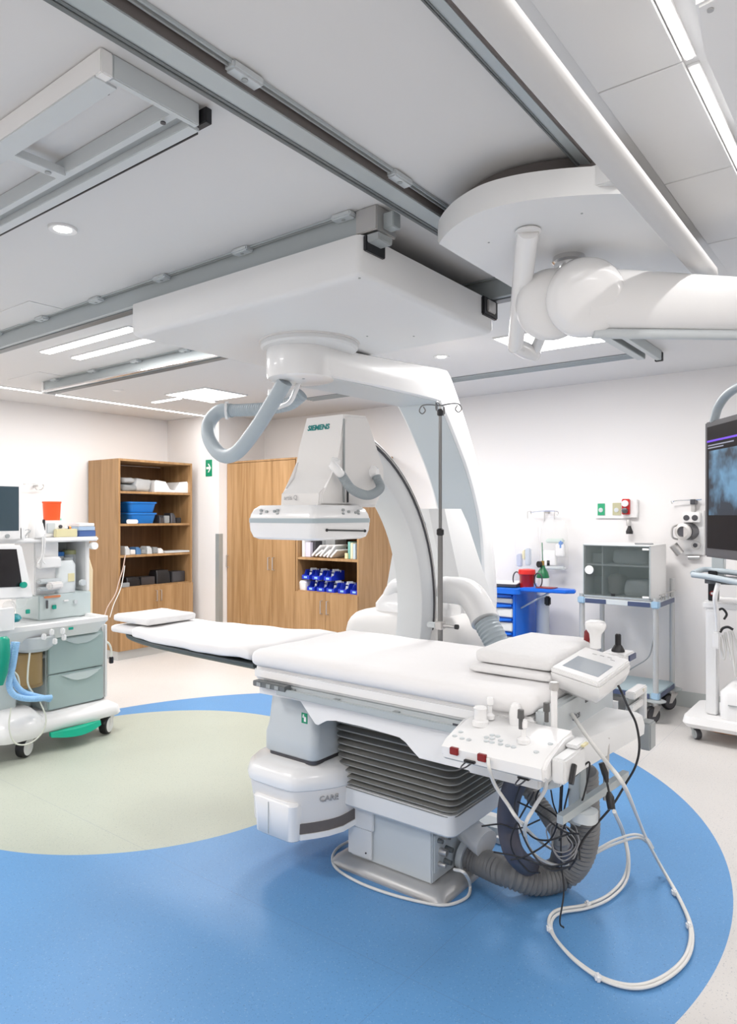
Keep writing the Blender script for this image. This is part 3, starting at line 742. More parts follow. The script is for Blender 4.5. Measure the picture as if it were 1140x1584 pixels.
def pile():
    b = B(); rbox(b, 2.38, 2.88, 1.0, 1.31, 1.034, 1.085, .018, 16, 14, 4, amp=.005, fr=9, seed=14)
    for v in b.bm.verts:
        if v.co.z > 1.04: v.co.z += .018*math.sin((v.co.x-2.38)*6.0)*(1-(v.co.y-1.0)*1.5)
    return tag(b.build('folded_towel', towel, None, 80), 'upper rumpled folded sheet beside the touch screen', 'linen', 'folded linen on the table')
pile()

# control box with joysticks on the near rail
t = thing('control_box', 'white control box with joysticks and round buttons on the near table rail', 'controller', (2.07, 1.0, .80))
b = B(); prof = [(2.185, .805), (2.185, .905), (2.10, .90), (1.975, .872), (1.945, .85), (1.95, .815), (1.965, .805)]
b.prism(prof, 'y', .84, 1.20, .010, 3).build('housing', bright, t)
def top(x): return .872+(x-1.975)*.224
for (x, y, r) in ((2.04, 1.13, .017), (2.14, 1.12, .012), (2.04, .95, .015)):
    b = B(); z = top(x); k = r/.017
    if r > .013 and y > 1: b.lathe([(.028, -.004), (.028, .012), (.022, .016), (.022, .05), (.024, .054), (.020, .058)], (x+.05, y, z+.012), 24)
    else: b.lathe([(.024*k, -.004), (.024*k, .008), (.010*k, .016), (.008, .04), (.013, .045), (.013, .062), (.01, .068)], (x, y, z+.002), 20)
    b.build('joystick', bright, t)
for x, y in ((2.03, .955), (2.10, .90)):
    z = top(x); B().lathe([(.007, .0), (.007, .03), (.011, .034), (.010, .06), (.006, .062)], (x, y, z+.045), 14).build('joystick_knob', mat('grey_knob', (.10, .10, .10), .4), t)
B().tube(cr([(2.15, 1.03, .9), (2.15, 1.03, .95), (2.15, 1.03, .972)], 3), [.022, .022, .022, .02, .018, .017, .012][:7], 18).build('joystick', bright, t)
bt = [(1.99, 1.17), (1.985, 1.14), (1.985, 1.115), (2.02, 1.165), (2.0, 1.06), (2.0, 1.04), (2.02, 1.07), (2.02, 1.05), (2.04, 1.06), (2.04, 1.04), (2.0, 1.01), (2.02, 1.02), (2.0, .985), (2.0, .965), (2.0, .89), (2.06, .87)]
b = B()
for x, y in bt: b.lathe([(.0085, -.002), (.0085, .0025), (.006, .004)], (x, y, top(x)), 14)
bo = b.build('button_field', paleb, t); bo['kind'] = 'stuff'
for y in (1.145, 1.045): B().box(1.938, 1.952, y-.015, y+.015, .832, .855, .002).build('red_catch', darkred, t)
def clip(y, z, x=1.94):
    b = B(); b.tube(cr([(x+.02, y-.02, z), (x-.03, y-.018, z-.006), (x-.045, y-.010, z-.008), (x-.03, y-.002, z-.006), (x+.02, y, z)], 4), .0025, 6); b.build('cable_clip', darkm, t)
    B().box(x-.002, x+.02, y-.03, y+.008, z-.004, z+.004, .001).build('clip_base', black, t)
clip(1.10, .822); clip(.93, .80, 1.97)
B().box(1.99, 2.16, .795, .838, .80, .875, .006).build('end_housing', cover, t)
B().obox((2.03, .787, .825), (.018, .012, .06), 0, .002, 1, ('Y', .5)).build('lever', black, t)
B().box(2.10, 2.19, .80, .838, .876, .888, .003).build('clamp_block', cover, t)
B().box(2.13, 2.17, .79, .80, .878, .884).build('warning_label', yellowp, t)

# touch screen console on its post
t = thing('touch_console', 'tilted white touch screen console on a short post at the table end', 'console', S(857, 1120, x=2.2))
a = S(857, 1118, x=2.2)
B().tube([(a.x, a.y, .83), (a.x, a.y, 1.03)], [.011, .011], 14).build('post', bright, t)
kn = B().lathe([(.012, -.012), (.016, -.01), (.016, .014), (.012, .016)], (a.x, a.y, 1.035), 18); kn.build('clamp_knob', steel, t)
A_, B_, C_ = S(852, 1031, z=1.06), S(927, 1056, z=1.035), S(975, 1021, z=1.06)
D_ = A_+C_-B_
def quad_slab(q, thick, bev=0):
    b = B(); n_ = (q[1]-q[0]).cross(q[3]-q[0]).normalized()
    if n_.z < 0: n_ = -n_
    b.loft([[p-n_*thick for p in q], list(q)])
    if bev: bmesh.ops.bevel(b.bm, geom=list(b.bm.edges), offset=bev, segments=2, affect='EDGES')
    return b, n_
Q = [A_, B_, C_, D_]
b, nrm = quad_slab(Q, .022, .005); top_ = b.build('console_top', bright, t)
lp = lambda u, v: (A_*(1-u)+B_*u)*(1-v)+(D_*(1-u)+C_*u)*v
sc_ = [lp(.14, .14)+nrm*.001, lp(.88, .14)+nrm*.001, lp(.88, .60)+nrm*.001, lp(.14, .60)+nrm*.001]
b, _ = quad_slab(sc_, .0015); b.build('screen', mat('screen_grey', (.36, .40, .44), .12), t)
for u, v in ((.3, .82), (.45, .84), (.6, .86), (.7, .80)):
    b, _ = quad_slab([lp(u, v)+nrm*.0008, lp(u+.09, v)+nrm*.0008, lp(u+.09, v+.02)+nrm*.0008, lp(u, v+.02)+nrm*.0008], .001); b.build('key_print', greyt, t)
# body below the console
Bt = []
for k, (sh, dz) in enumerate(((1.0, -.02), (.97, -.045), (.86, -.075), (.62, -.10))):
    cen = (A_+B_+C_+D_)/4
    Bt.append([Vector((cen.x+(p.x-cen.x)*sh, cen.y+(p.y-cen.y)*sh, cen.z+(p.z-cen.z)*sh+dz)) for p in (A_, (A_+B_)/2+Vector((-.01, -.01, 0)), B_, (B_+C_)/2, C_, D_)])
B().loft(Bt).build('console_body', bright, t, 70)
# white knobbed grip and red button
p = S(921, 1002, x=2.70)
g = tag(B().lathe([(.022, 0), (.021, .03), (.024, .055), (.038, .075), (.041, .09), (.036, .102), (.02, .108)], p, 24).build('control_grip', bright, None, 60), 'large white mushroom-shaped control grip standing behind the touch screen', 'joystick')
p2 = S(910, 1000, x=2.78)
tag(B().lathe([(.016, 0), (.018, .03), (.016, .06), (.008, .07)], p2, 18).build('red_switch', darkred, None, 60), 'dark red upright switch half hidden by the white control grip', 'switch')
p3 = S(956, 1007, x=2.86)
t = thing('black_joystick', 'black upright joystick on a small white box behind the touch screen', 'joystick', p3)
B().box(p3.x-.07, p3.x+.06, p3.y-.05, p3.y+.05, p3.z-.035, p3.z-.002, .006).build('box', white, t)
B().box(p3.x-.03, p3.x+.055, p3.y-.056, p3.y-.05, p3.z-.032, p3.z-.008, .002).build('side_plate', navy, t)
B().lathe([(.026, -.003), (.026, .004), (.016, .022), (.012, .026), (.012, .065), (.008, .07)], p3, 18).build('stick', black, t)

# drip stand pole clamped to the far side
P0 = S(681, 990, x=2.93)
t = thing('drip_pole', 'thin steel drip pole with four hooks clamped to the far table side', 'drip stand', (P0.x, P0.y, .93))
x, y = P0.x, P0.y
zt = S(680, 628, x=x).z; zm = S(681, 823, x=x).z; z1 = S(680, 638, x=x).z
B().cyl((x, y, .90), (x, y, zm), .0125, seg=14).build('lower_tube', polem, t)
B().cyl((x, y, zm-.01), (x, y, z1), .008, seg=12).build('upper_tube', polem, t)
B().lathe([(.012, -.018), (.018, -.012), (.018, .012), (.012, .018)], (x, y, zm), 14).build('clamp_knob', black, t)
B().lathe([(.009, -.018), (.016, -.012), (.016, .008), (.01, .016)], (x, y, z1), 14).build('clamp_knob', black, t)
B().cyl((x, y, z1), (x, y, zt+.01), .005, seg=8).build('tip', steel, t)
for k in range(4):
    a = math.radians(20+90*k); d = Vector((math.cos(a), math.sin(a), 0)); o_ = Vector((x, y, zt))
    pp = [o_, o_+d*.05+Vector((0, 0, .008)), o_+d*.09+Vector((0, 0, .005)), o_+d*.105+Vector((0, 0, -.02)), o_+d*.09+Vector((0, 0, -.035)), o_+d*.075+Vector((0, 0, -.02)), o_+d*.085+Vector((0, 0, 0))]
    B().tube(cr(pp, 5), .0034, 6).build('hook', polem, t)
zc = S(681, 967, x=x).z
B().box(x-.02, x+.02, y-.02, y+.02, zc-.02, zc+.02, .004).build('rail_clamp', steel, t)
B().cyl((x, y-.02, zc), (x, y-.085, zc), .010, .008, 12).build('clamp_screw', steel, t)
B().cyl((x, y-.085, zc), (x, y-.10, zc), .012, seg=12).build('screw_knob', black, t)
B().box(x-.015, x+.015, y+.02, y+.07, zc-.015, zc+.01, .004).build('clamp_arm', paleb, t)
B().box(2.885, 2.945, y-.015, y+.015, .90, .925, .003).build('table_hook', steel, t)

# ================================================================== HOSES AND CABLES
def cable(name, pts, r, m, label, cat='cable', group=None, seg=8, n=10):
    return tag(B().tube(cr(pts, n), r, seg).build(name, m, None, 80), label, cat, group)
r = .060
hp = [S(716, 1318, x=2.72), S(745, 1333, x=2.72), S(785, 1350, z=.10), S(830, 1362, z=.066), S(872, 1352, z=.07), S(896, 1325, x=2.86), S(905, 1285, x=2.84), S(904, 1235, x=2.80), S(902, 1190, x=2.76)]
t = thing('corrugated_hose', 'thick grey corrugated hose sweeping from the column base up to the table end', 'hose', (hp[3].x, hp[3].y, 0))
hose(B(), hp, r, .020, .13, 20).build('hose_body', hoseg, t, 20)
B().cyl(hp[0], hp[0]+(hp[1]-hp[0])*.3, r*1.16, seg=24).build('hose_collar', paleb, t)
hp = [S(805, 1196, x=2.36), S(790, 1230, x=2.42), S(785, 1275, x=2.48), S(797, 1322, x=2.52), S(830, 1346, z=.06), S(862, 1338, z=.07), S(868, 1300, x=2.66), S(848, 1262, x=2.75), S(820, 1225, x=2.80), S(800, 1195, x=2.84)]
t = thing('dark_hose_loop', 'dark plum coloured hose looping to the floor under the table end', 'hose', (hp[4].x, hp[4].y, 0))
cpts = cr(hp, 10)
B().tube(cpts[:60], .040, 18).build('smooth_sleeve', hosed, t)
hose(B(), hp[5:], .036, .018, .13, 16).build('corrugated_hose', hoseg, t, 20)
# white looped cable bundles
for off, lb in ((0, 'front white cable of the big loop on the blue floor'), (6, 'rear white cable running with the big loop on the blue floor')):
    f = .0058 if off else .0068
    g = lambda px, py, z: S(px+off*.6, py+off*.8, z=z)
    pts = [S(885, 1105, x=2.42), S(905, 1135, x=2.32), S(935, 1175, x=2.25), S(965, 1215, x=2.15), g(985, 1262, .35), g(1001, 1300, .16), g(1022, 1340, .04), g(1048, 1385, .012), g(1067, 1432, .012), g(1062, 1475, .012), g(1030, 1508, .012), g(985, 1524, .012), g(935, 1514, .012), g(890, 1485, .012), g(858, 1450, .012), g(849, 1425, .012), g(862, 1408, .02), g(905, 1400, .012), g(940, 1385, .012), g(965, 1358, .02), S(971+off*.3, 1325, z=.09), S(962+off*.3, 1285, z=.19), S(950, 1255, x=2.32)]
    if off: pts = pts[5:]; pts[0] = S(998, 1296, z=.18)
    c_ = cable('looped_cable', pts, f, cabw, lb, 'cable', 'white looped cables', 10)
for (px, py, wh_) in ((1043, 1380, 'on the outer right side of the floor loop'), (1066, 1432, 'at the far right bend of the floor loop'), (925, 1512, 'at the bottom of the floor loop'), (850, 1436, 'at the left bend of the floor loop'), (909, 1399, 'near the corrugated hose on the floor loop')):
    p = S(px, py, z=.014)
    tag(B().obox(p, (.028, .022, .026), .6, .006).build('cable_tie', bright), 'small white cable tie '+wh_, 'cable tie', 'cable ties on the floor loop')
cable('control_cable', [S(755, 1173, x=1.945), S(757, 1190, x=1.93), S(766, 1215, x=2.0), S(786, 1245, x=2.05), S(805, 1272, x=2.1), S(840, 1305, z=.22), S(880, 1324, z=.17), S(915, 1318, z=.18), S(950, 1300, z=.2), S(980, 1291, z=.19), S(1000, 1297, z=.16), S(1010, 1312, z=.10)], .006, cabw, 'white cable dropping from the red catch of the control box', 'cable')
cable('control_cable', [S(846, 1200, x=2.06), S(843, 1222, x=2.08), S(826, 1250, x=2.12), S(812, 1280, x=2.15), S(818, 1310, z=.24), S(838, 1330, z=.18), S(868, 1338, z=.15), S(905, 1328, z=.15), S(945, 1308, z=.16), S(985, 1296, z=.16), S(1003, 1304, z=.13)], .006, cabw, 'white cable curving down from under the control box housing', 'cable')
cable('hanging_cable', [S(956, 1060, x=2.42), S(962, 1072, x=2.42), S(972, 1095, x=2.5), S(984, 1120, x=2.55), S(989, 1155, x=2.55), S(983, 1185, x=2.55), S(968, 1212, x=2.55), S(948, 1245, x=2.5), S(925, 1272, x=2.45), S(905, 1295, x=2.4), S(895, 1315, x=2.35)], .0042, cabk, 'long black cable hanging from the touch screen console', 'cable', None, 8)
c0 = S(936, 1196, x=2.4); c1 = S(942, 1225, x=2.38); c2 = S(946, 1252, x=2.36)
t = thing('cable_connector', 'black two-part cable connector hanging beside the cross bar', 'connector', c2)
B().tube([S(930, 1180, x=2.4), c0, c0+(c1-c0)*.5], [.010, .012, .006], 10).build('upper_plug', black, t)
B().tube([c0+(c1-c0)*.5, c1], [.004, .004], 8).build('cord', black, t)
B().tube([c1, c1+(c2-c1)*.3, c2], [.007, .015, .013], 10).build('lower_plug', black, t)
cable('floor_cable', [S(703, 1345, x=2.5), S(718, 1350, x=2.42), S(727, 1368, z=.03), S(722, 1388, z=.008), S(690, 1400, z=.007), S(650, 1395, z=.007), S(600, 1382, z=.007), S(555, 1365, z=.007), S(522, 1345, z=.007), S(514, 1328, z=.007), S(522, 1312, z=.007), S(542, 1300, z=.03), (2.50, 2.03, .10)], .0065, cabw, 'thin white cable curving on the floor around the silver base plate', 'cable')
# tangle of thin black cables
rnd = random.Random(4)
tang = [[(808, 1205), (796, 1250), (818, 1290), (845, 1300), (880, 1290)], [(835, 1218), (830, 1240), (860, 1262), (892, 1300), (897, 1330)], [(868, 1200), (864, 1262), (850, 1300), (812, 1325), (790, 1330)],
        [(852, 1222), (858, 1250), (878, 1290), (892, 1322), (880, 1345)], [(870, 1215), (868, 1260), (868, 1330), (872, 1380), (866, 1425), (872, 1435)], [(798, 1265), (820, 1315), (850, 1345), (885, 1340)],
        [(745, 1278), (775, 1275), (800, 1282), (835, 1268)], [(764, 1318), (800, 1325), (850, 1340), (890, 1330)], [(880, 1220), (872, 1262), (880, 1300), (900, 1312)], [(826, 1225), (790, 1300), (815, 1345), (835, 1350)],
        [(890, 1200), (912, 1180), (900, 1240), (880, 1262), (865, 1300)], [(800, 1240), (830, 1255), (870, 1285), (896, 1290)]]
for i, pl_ in enumerate(tang):
    base = 2.28+rnd.random()*.14
    pts = []
    for (px, py) in pl_:
        p = S(px, py, x=base+rnd.uniform(-.03, .03))
        if p.z < .008: p = S(px, py, z=.008)
        pts.append(p)
    cable('thin_black_cable', pts, .0032, cabk, 'thin black cable in the tangle inside the hose loop', 'cable', 'tangled thin black cables', 6)
for i in range(4):
    ce = S(870, 1300, x=2.36); pts = []
    R_ = .035+.008*i
    for k in range(9):
        a = k*math.pi/4+i; pts.append(ce+Vector((.02*math.sin(a*2+i), R_*math.cos(a), R_*1.2*math.sin(a))))
    cable('coiled_grey_wire', pts, .0022, mat('grey_wire', (.3, .3, .31), .5), 'small coiled grey wire inside the black cable tangle', 'cable', 'coiled grey wires', 6)
# foot switch behind the base
p = S(752, 1300, z=0.0)
t = thing('foot_switch', 'low white foot switch on the floor behind the table base', 'foot switch', (p.x+.1, p.y, 0))
B().loft([rr(p.x, p.x+.25, p.y-.1, p.y+.12, .03, z) for z in (.002, .03)]).build('base', white2, t)
B().loft([rr(p.x+.02, p.x+.15, p.y-.07, p.y+.09, .03, .03), rr(p.x+.03, p.x+.14, p.y-.06, p.y+.08, .03, .06)]).build('pedal', paleb, t)
# ================================================================== WOODEN FURNITURE
def wood(name, c1, c2, sc=(9, 9, .7)):
    m = bpy.data.materials.new(name); m.use_nodes = True; nt = m.node_tree; N, L = nt.nodes, nt.links
    b = N['Principled BSDF']; b.inputs['Roughness'].default_value = .45
    tc = N.new('ShaderNodeNewGeometry'); mp = N.new('ShaderNodeMapping'); mp.inputs['Scale'].default_value = sc
    L.new(tc.outputs['Position'], mp.inputs['Vector'])
    n1 = N.new('ShaderNodeTexNoise'); n1.inputs['Scale'].default_value = 1.2; n1.inputs['Detail'].default_value = 6; n1.inputs['Distortion'].default_value = 1.2
    L.new(mp.outputs[0], n1.inputs['Vector'])
    mp2 = N.new('ShaderNodeMapping'); mp2.inputs['Scale'].default_value = (70, 70, 2); L.new(tc.outputs['Position'], mp2.inputs['Vector'])
    n2 = N.new('ShaderNodeTexNoise'); n2.inputs['Scale'].default_value = 1; n2.inputs['Detail'].default_value = 3; L.new(mp2.outputs[0], n2.inputs['Vector'])
    r = N.new('ShaderNodeValToRGB'); r.color_ramp.elements[0].position = .38; r.color_ramp.elements[1].position = .63
    r.color_ramp.elements[0].color = (*c1, 1); r.color_ramp.elements[1].color = (*c2, 1)
    ad = N.new('ShaderNodeMath'); ad.operation = 'MULTIPLY_ADD'; ad.inputs[1].default_value = .35; L.new(n2.outputs['Fac'], ad.inputs[0])
    sb = N.new('ShaderNodeMath'); sb.operation = 'MULTIPLY'; sb.inputs[1].default_value = .68; L.new(n1.outputs['Fac'], sb.inputs[0]); L.new(sb.outputs[0], ad.inputs[2])
    L.new(ad.outputs[0], r.inputs['Fac']); L.new(r.outputs[0], b.inputs['Base Color']); return m
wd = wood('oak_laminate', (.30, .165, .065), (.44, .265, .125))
wd2 = wood('oak_laminate_shaded', (.17, .08, .028), (.23, .115, .045))  # same oak darkened: shade inside the shelves put into the colour
plin = mat('grey_plinth', (.55, .56, .55), .4, .2)
X1, X2, YF, YB = 4.40, 5.40, 6.83, 7.43
t = thing('bookcase', 'tall oak open bookcase with two low doors against the left wall', 'bookcase', (4.9, 7.1, 0))
tk = .025
B().box(X1, X1+tk, YF, YB, .10, 2.20, .001, 1).build('side_panel', wd, t); B().box(X2-tk, X2, YF, YB, .10, 2.20, .001, 1).build('side_panel', wd, t)
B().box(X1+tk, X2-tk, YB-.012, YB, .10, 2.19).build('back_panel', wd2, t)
B().box(X1+.0, X2, YF, YB, 2.20, 2.225, .001, 1).build('top_panel', wd, t)
SH = [1.867, 1.505, 1.155, .80]
for z in SH: B().box(X1+tk, X2-tk, YF+.012, YB-.012, z-.025, z, .001, 1).build('shelf', wd, t)
B().box(X1+.01, X2-.01, YF+.03, YB, 0, .0995).build('plinth', plin, t)
for i in range(2):
    d = B().box(X1+.003+i*.4985, X1+.4985+i*.4985, YF-.018, YF, .105, .79, .001, 1).build('door', wd, t)
    xk = X1+.47+i*.06
    B().tube([(xk, YF-.018, .62), (xk, YF-.045, .62), (xk, YF-.045, .74), (xk, YF-.018, .74)], .004, 8).build('handle', steel, d)
# wardrobe: two units
XF, XW = 5.62, 6.225
t = thing('wardrobe', 'tall oak wardrobe with three closed doors left of the C-arm', 'wardrobe', (5.9, 5.88, 0))
ya, yb = 5.325, 6.44
B().box(XF+.02, XW, ya, ya+.02, .08, 2.22).build('side_panel', wd, t); B().box(XF+.02, XW, yb-.02, yb, .08, 2.22).build('side_panel', wd, t)
B().box(XW-.01, XW, ya, yb, .08, 2.22).build('back_panel', wd, t); B().box(XF, XW, ya, yb, 2.22, 2.24).build('top_panel', wd, t)
B().box(XF+.03, XW, ya+.01, yb-.01, 0, .0795).build('plinth', plin, t)
for i, (p0, p1, hx) in enumerate(((351, 386, 353), (386, 421, 417), (421, 457, 424))):
    y1 = S(p0, 900, x=XF).y; y0 = S(p1, 900, x=XF).y
    d = B().box(XF, XF+.018, y0+.002, y1-.002, .085, 2.215, .001, 1).build('door', wd, t)
    hy = S(hx, 878, x=XF).y
    B().tube([(XF, hy, .98), (XF-.03, hy, .98), (XF-.03, hy, 1.12), (XF, hy, 1.12)], .0055, 8).build('handle', steel, d)
t = thing('storage_cabinet', 'oak cabinet with open shelves above two low doors, behind the C-arm', 'cabinet', (5.9, 4.88, 0))
ya, yb = 4.44, 5.32
B().box(XF, XW, ya, ya+.022, .08, 2.22, .001, 1).build('side_panel', wd, t); B().box(XF, XW, yb-.022, yb, .08, 2.22, .001, 1).build('side_panel', wd, t)
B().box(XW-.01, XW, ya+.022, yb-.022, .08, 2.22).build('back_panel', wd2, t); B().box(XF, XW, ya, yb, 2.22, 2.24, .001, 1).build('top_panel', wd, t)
for z in (1.14, .777, 1.50, 1.86): B().box(XF+.005, XW-.01, ya+.022, yb-.022, z-.025, z, .001, 1).build('shelf', wd, t)
B().box(XF+.03, XW, ya+.01, yb-.01, 0, .0795).build('plinth', plin, t)
for i in range(2):
    d = B().box(XF-.016, XF, ya+.003+i*.4385, ya+.4385+i*.4385, .085, .765, .001, 1).build('door', wd, t)
    hy = ya+.40+i*.085
    B().tube([(XF-.016, hy, .55), (XF-.045, hy, .55), (XF-.045, hy, .69), (XF-.016, hy, .69)], .0055, 8).build('handle', steel, d)
# ---- contents of the storage cabinet: bins
def bin_proto():
    t = thing('storage_bin', 'ultramarine stacking bin, leftmost of the upper row', 'bin', (0, 0, 0), 'blue stacking bins')
    b = B(); w_, d_, h_ = .052, .11, .10
    for s in (-1, 1): b.prism([(-d_, 0), (d_, 0), (d_, h_), (-d_*.45, h_), (-d_*.6, h_*.55), (-d_*.92, h_*.45)], 'x', s*w_-.0015, s*w_+.0015)
    b.box(-w_, w_, -d_, d_, 0, .003); b.box(-w_, w_, d_-.003, d_, 0, h_); b.box(-w_, w_, -d_, -d_+.003, 0, h_*.42)
    for v in b.bm.verts: v.co = Vector((v.co.y, -v.co.x, v.co.z))
    b.build('tub', binb, t)
    B().box(-d_-.0015, -d_-.0005, -.022, .022, .012, .032).build('label_card', skyb, t)
    b = B(); rnd = random.Random(3)
    for k in range(7): b.obox((rnd.uniform(-.04, .07), rnd.uniform(-.03, .03), .035+.012*k), (.06, .03, .018), rnd.uniform(0, 3), .003, 1, ('X', rnd.uniform(-.5, .5)))
    o = b.build('contents', mat('packaged_supplies', (.60, .63, .66), .4, var=.3, bscale=40), t); o['kind'] = 'stuff'
    return t
bp = bin_proto()
ups = [(478, 'leftmost of the upper row'), (494, 'middle of the upper row'), (512, 'right of the upper row')]
lows = [(486, 'first from the left in the lower row'), (501, 'second in the lower row'), (516, 'middle of the lower row'), (534, 'fourth in the lower row, next to the right end'), (549, 'right end of the lower row by the cabinet side')]
first = True
for z, row in ((.778, lows), (.90, ups)):
    for px, lb in row:
        y = S(px+5, 900, x=5.76).y
        if px == 549: y = 4.523
        if first: bp.location = (5.76, y, z); bp['label'] = 'ultramarine stacking bin, '+lb; first = False
        else: dup(bp, (5.76, y, z), None, 'ultramarine stacking bin, '+lb)
y = S(473, 900, x=5.72).y
tag(B().loft([rr(5.66, 5.80, y-.05, y+.07, .02, .778), rr(5.65, 5.81, y-.055, y+.075, .02, .86), rr(5.67, 5.79, y-.04, y+.06, .02, .88)]).build('plastic_bag', towel), 'crumpled white plastic bag left of the blue bins', 'bag')
def bx(name, px0, px1, xf, dp, z, h, m, label, cat, group=None, tilt=0, lid=None):
    y1, y0 = S(px0, 850, x=xf).y, S(px1, 850, x=xf).y
    b = B().obox((xf+dp/2, (y0+y1)/2, z+h/2), (dp, abs(y1-y0), h), 0, .002, 1, ('X', tilt) if tilt else None)
    return tag(b.build(name, m), label, cat, group)
bx('carton', 467, 471, 5.68, .2, 1.141, .19, mat('carton_white', (.75, .74, .74), .6), 'narrow white carton at the left end of the cabinet shelf', 'box')
bx('carton', 472, 480, 5.70, .2, 1.141, .16, mat('carton_lilac', (.62, .60, .72), .6), 'pale lilac carton second from the left on the cabinet shelf', 'box')
bx('dark_folder', 481, 488, 5.74, .2, 1.143, .17, darkm, 'dark leaning folder on the cabinet shelf', 'folder', None, .0)
for i, (a, c_, tl) in enumerate(((490, 505, .5), (503, 516, .45), (514, 526, .35))):
    y1, y0 = S(a, 850, x=5.74).y, S(c_, 850, x=5.74).y
    b = B(); b.obox((5.76, (y0+y1)/2, 1.141+.075), (.22, .02, .17), 0, .002, 1, ('X', tl+.35)); b.obox((5.76, (y0+y1)/2-.03, 1.141+.05), (.2, .02, .12), 0, .002, 1, ('X', tl+.5))
    tag(b.build('paper_packet', towel), ('left', 'middle', 'right')[i]+' of the three leaning white paper packets on the cabinet shelf', 'packet', 'leaning paper packets')
for i, (a, m_, lb) in enumerate(((538, mat('pack_green', (.2, .45, .40), .5), 'green'), (542, mat('pack_cream', (.7, .68, .5), .5), 'cream'), (546, mat('pack_pale_blue', (.5, .62, .70), .5), 'pale blue'))):
    bx('thin_carton', a, a+3.6, 5.70, .2, 1.141, .18-.01*i, m_, lb+' thin upright carton at the right end of the cabinet shelf', 'box')
bx('yellow_carton', 533, 537, 5.68, .18, 1.141, .06, yellowp, 'small yellow carton lying before the thin upright cartons', 'box')
for i, (a, c_) in enumerate(((487, 502), (503, 518))):
    bx('clear_box', a, c_, 5.85, .2, 1.141+.0, .25, paleb, ('left', 'right')[i]+' pale grey box at the back of the cabinet shelf under the detector', 'box', 'pale boxes at the back')

# ---- contents of the bookcase
def sx(px, y=6.95): return S(px, 800, y=y).x
def slump(name, px0, px1, z, h, m, label, cat, group=None, y0=6.93, y1=7.25, amp=.012, seed=0, r=None):
    b = B(); r = r or min(.035, h*.45); rbox(b, sx(px0), sx(px1), y0, y1, z+.003, z+h, r, 10, 8, 4, amp=amp, fr=9, seed=seed)
    zz = min(v.co.z for v in b.bm.verts)
    for v in b.bm.verts: v.co.z += z+.001-zz
    return tag(b.build(name, m, None, 80), label, cat, group)
pg = mat('grey_vinyl', (.28, .30, .31), .6); pg2 = mat('light_grey_film', (.50, .52, .53), .4)
slump('cushion', 188, 212, SH[0], .085, pg, 'lower dark grey cushion on the top shelf of the bookcase', 'cushion', 'grey cushions', seed=2)
slump('cushion', 189, 208, SH[0]+.092, .07, mat('grey_vinyl_light', (.40, .42, .43), .6), 'upper mid grey cushion on the top shelf of the bookcase', 'cushion', 'grey cushions', seed=4)
slump('wrapped_cloth', 208, 232, SH[0], .16, pg2, 'crumpled grey bundle in film on the top bookcase shelf', 'bundle', seed=7, amp=.03)
for i, (a, c_, s) in enumerate(((234, 262, 1), (262, 286, -1))):
    x0, x1 = sx(a), sx(c_); 
    pr = [(x0, SH[0]+.001), (x1, SH[0]+.001), (x1, SH[0]+.03), (x0+(x1-x0)*.8, SH[0]+.035), (x0+(x1-x0)*.62, SH[0]+.125), (x0+.02, SH[0]+.14), (x0, SH[0]+.12)]
    if s < 0: pr = [(x0+x1-u, v) for u, v in pr][::-1]
    tag(B().prism(pr, 'y', 6.88, 7.2, .006).build('moulded_tray', bright), ('left', 'right')[i]+' white moulded headrest tray on the top bookcase shelf', 'tray', 'white moulded trays')
for i in range(2):
    z = SH[1]+.002+i*.125
    b = B(); xa, xb = sx(193), sx(239)
    b.loft([rr(xa+.035, xb-.035, 6.90, 7.22, .05, z), rr(xa+.012, xb-.012, 6.875, 7.245, .06, z+.10), rr(xa, xb, 6.865, 7.255, .06, z+.102), rr(xa, xb, 6.865, 7.255, .06, z+.12), rr(xa+.014, xb-.014, 6.88, 7.24, .05, z+.12), rr(xa+.04, xb-.04, 6.905, 7.215, .04, z+.02)])
    tag(b.build('basin', basinb), ('lower', 'upper')[i]+' of two stacked blue plastic basins in the bookcase', 'basin', 'stacked blue basins')
slump('white_packet', 187, 205, SH[1], .05, towel, 'small white packet left of the blue basins', 'packet', y0=6.845, y1=6.864, amp=.004, seed=5)
rnd = random.Random(9)
def clutter(n, px0, px1, z, hm, mats, nm, lab, cat, grp):
    for i in range(n):
        a = px0+(px1-px0)*i/n; x0 = sx(a); x1 = sx(a+(px1-px0)/n*.92); h = hm*rnd.uniform(.5, 1)
        b = B(); 
        if i % 2: b.obox(((x0+x1)/2, 6.99, z+h/2+.001), (x1-x0, .16, h), rnd.uniform(-.12, .12), .006)
        else: b.loft([rr(x0, x1, 6.9, 7.08, .012, z+.001), rr(x0+.004, x1-.004, 6.905, 7.07, .012, z+h*.7), rr(x0+.012, x1-.012, 6.93, 7.05, .01, z+h)])
        m_, c_ = mats[i % len(mats)]
        tag(b.build(nm, m_), c_+' '+lab+', '+('first', 'second', 'third', 'fourth', 'fifth', 'sixth', 'seventh')[i]+' from the left', cat, grp)
clutter(4, 243, 278, SH[1], .13, ((darkm, 'dark'), (pg, 'grey'), (darkm, 'dark'), (black, 'black')), 'coiled_gear', 'lump of gear on the second bookcase shelf', 'gear', 'dark gear on the second shelf')
clutter(7, 190, 250, SH[2], .10, ((paleb, 'pale grey'), (towel, 'white'), (mat('pack_blue', (.08, .2, .4), .5), 'blue'), (pg, 'grey'), (paleb, 'pale grey'), (pg, 'grey'), (towel, 'white')), 'small_box', 'item on the third bookcase shelf', 'box', 'small items on the third shelf')
tag(B().obox((sx(268), 6.95, SH[2]+.012), (.36, .2, .02), 0, .003).build('flat_pack', paleb), 'flat pale grey pack at the right of the third bookcase shelf', 'packet')
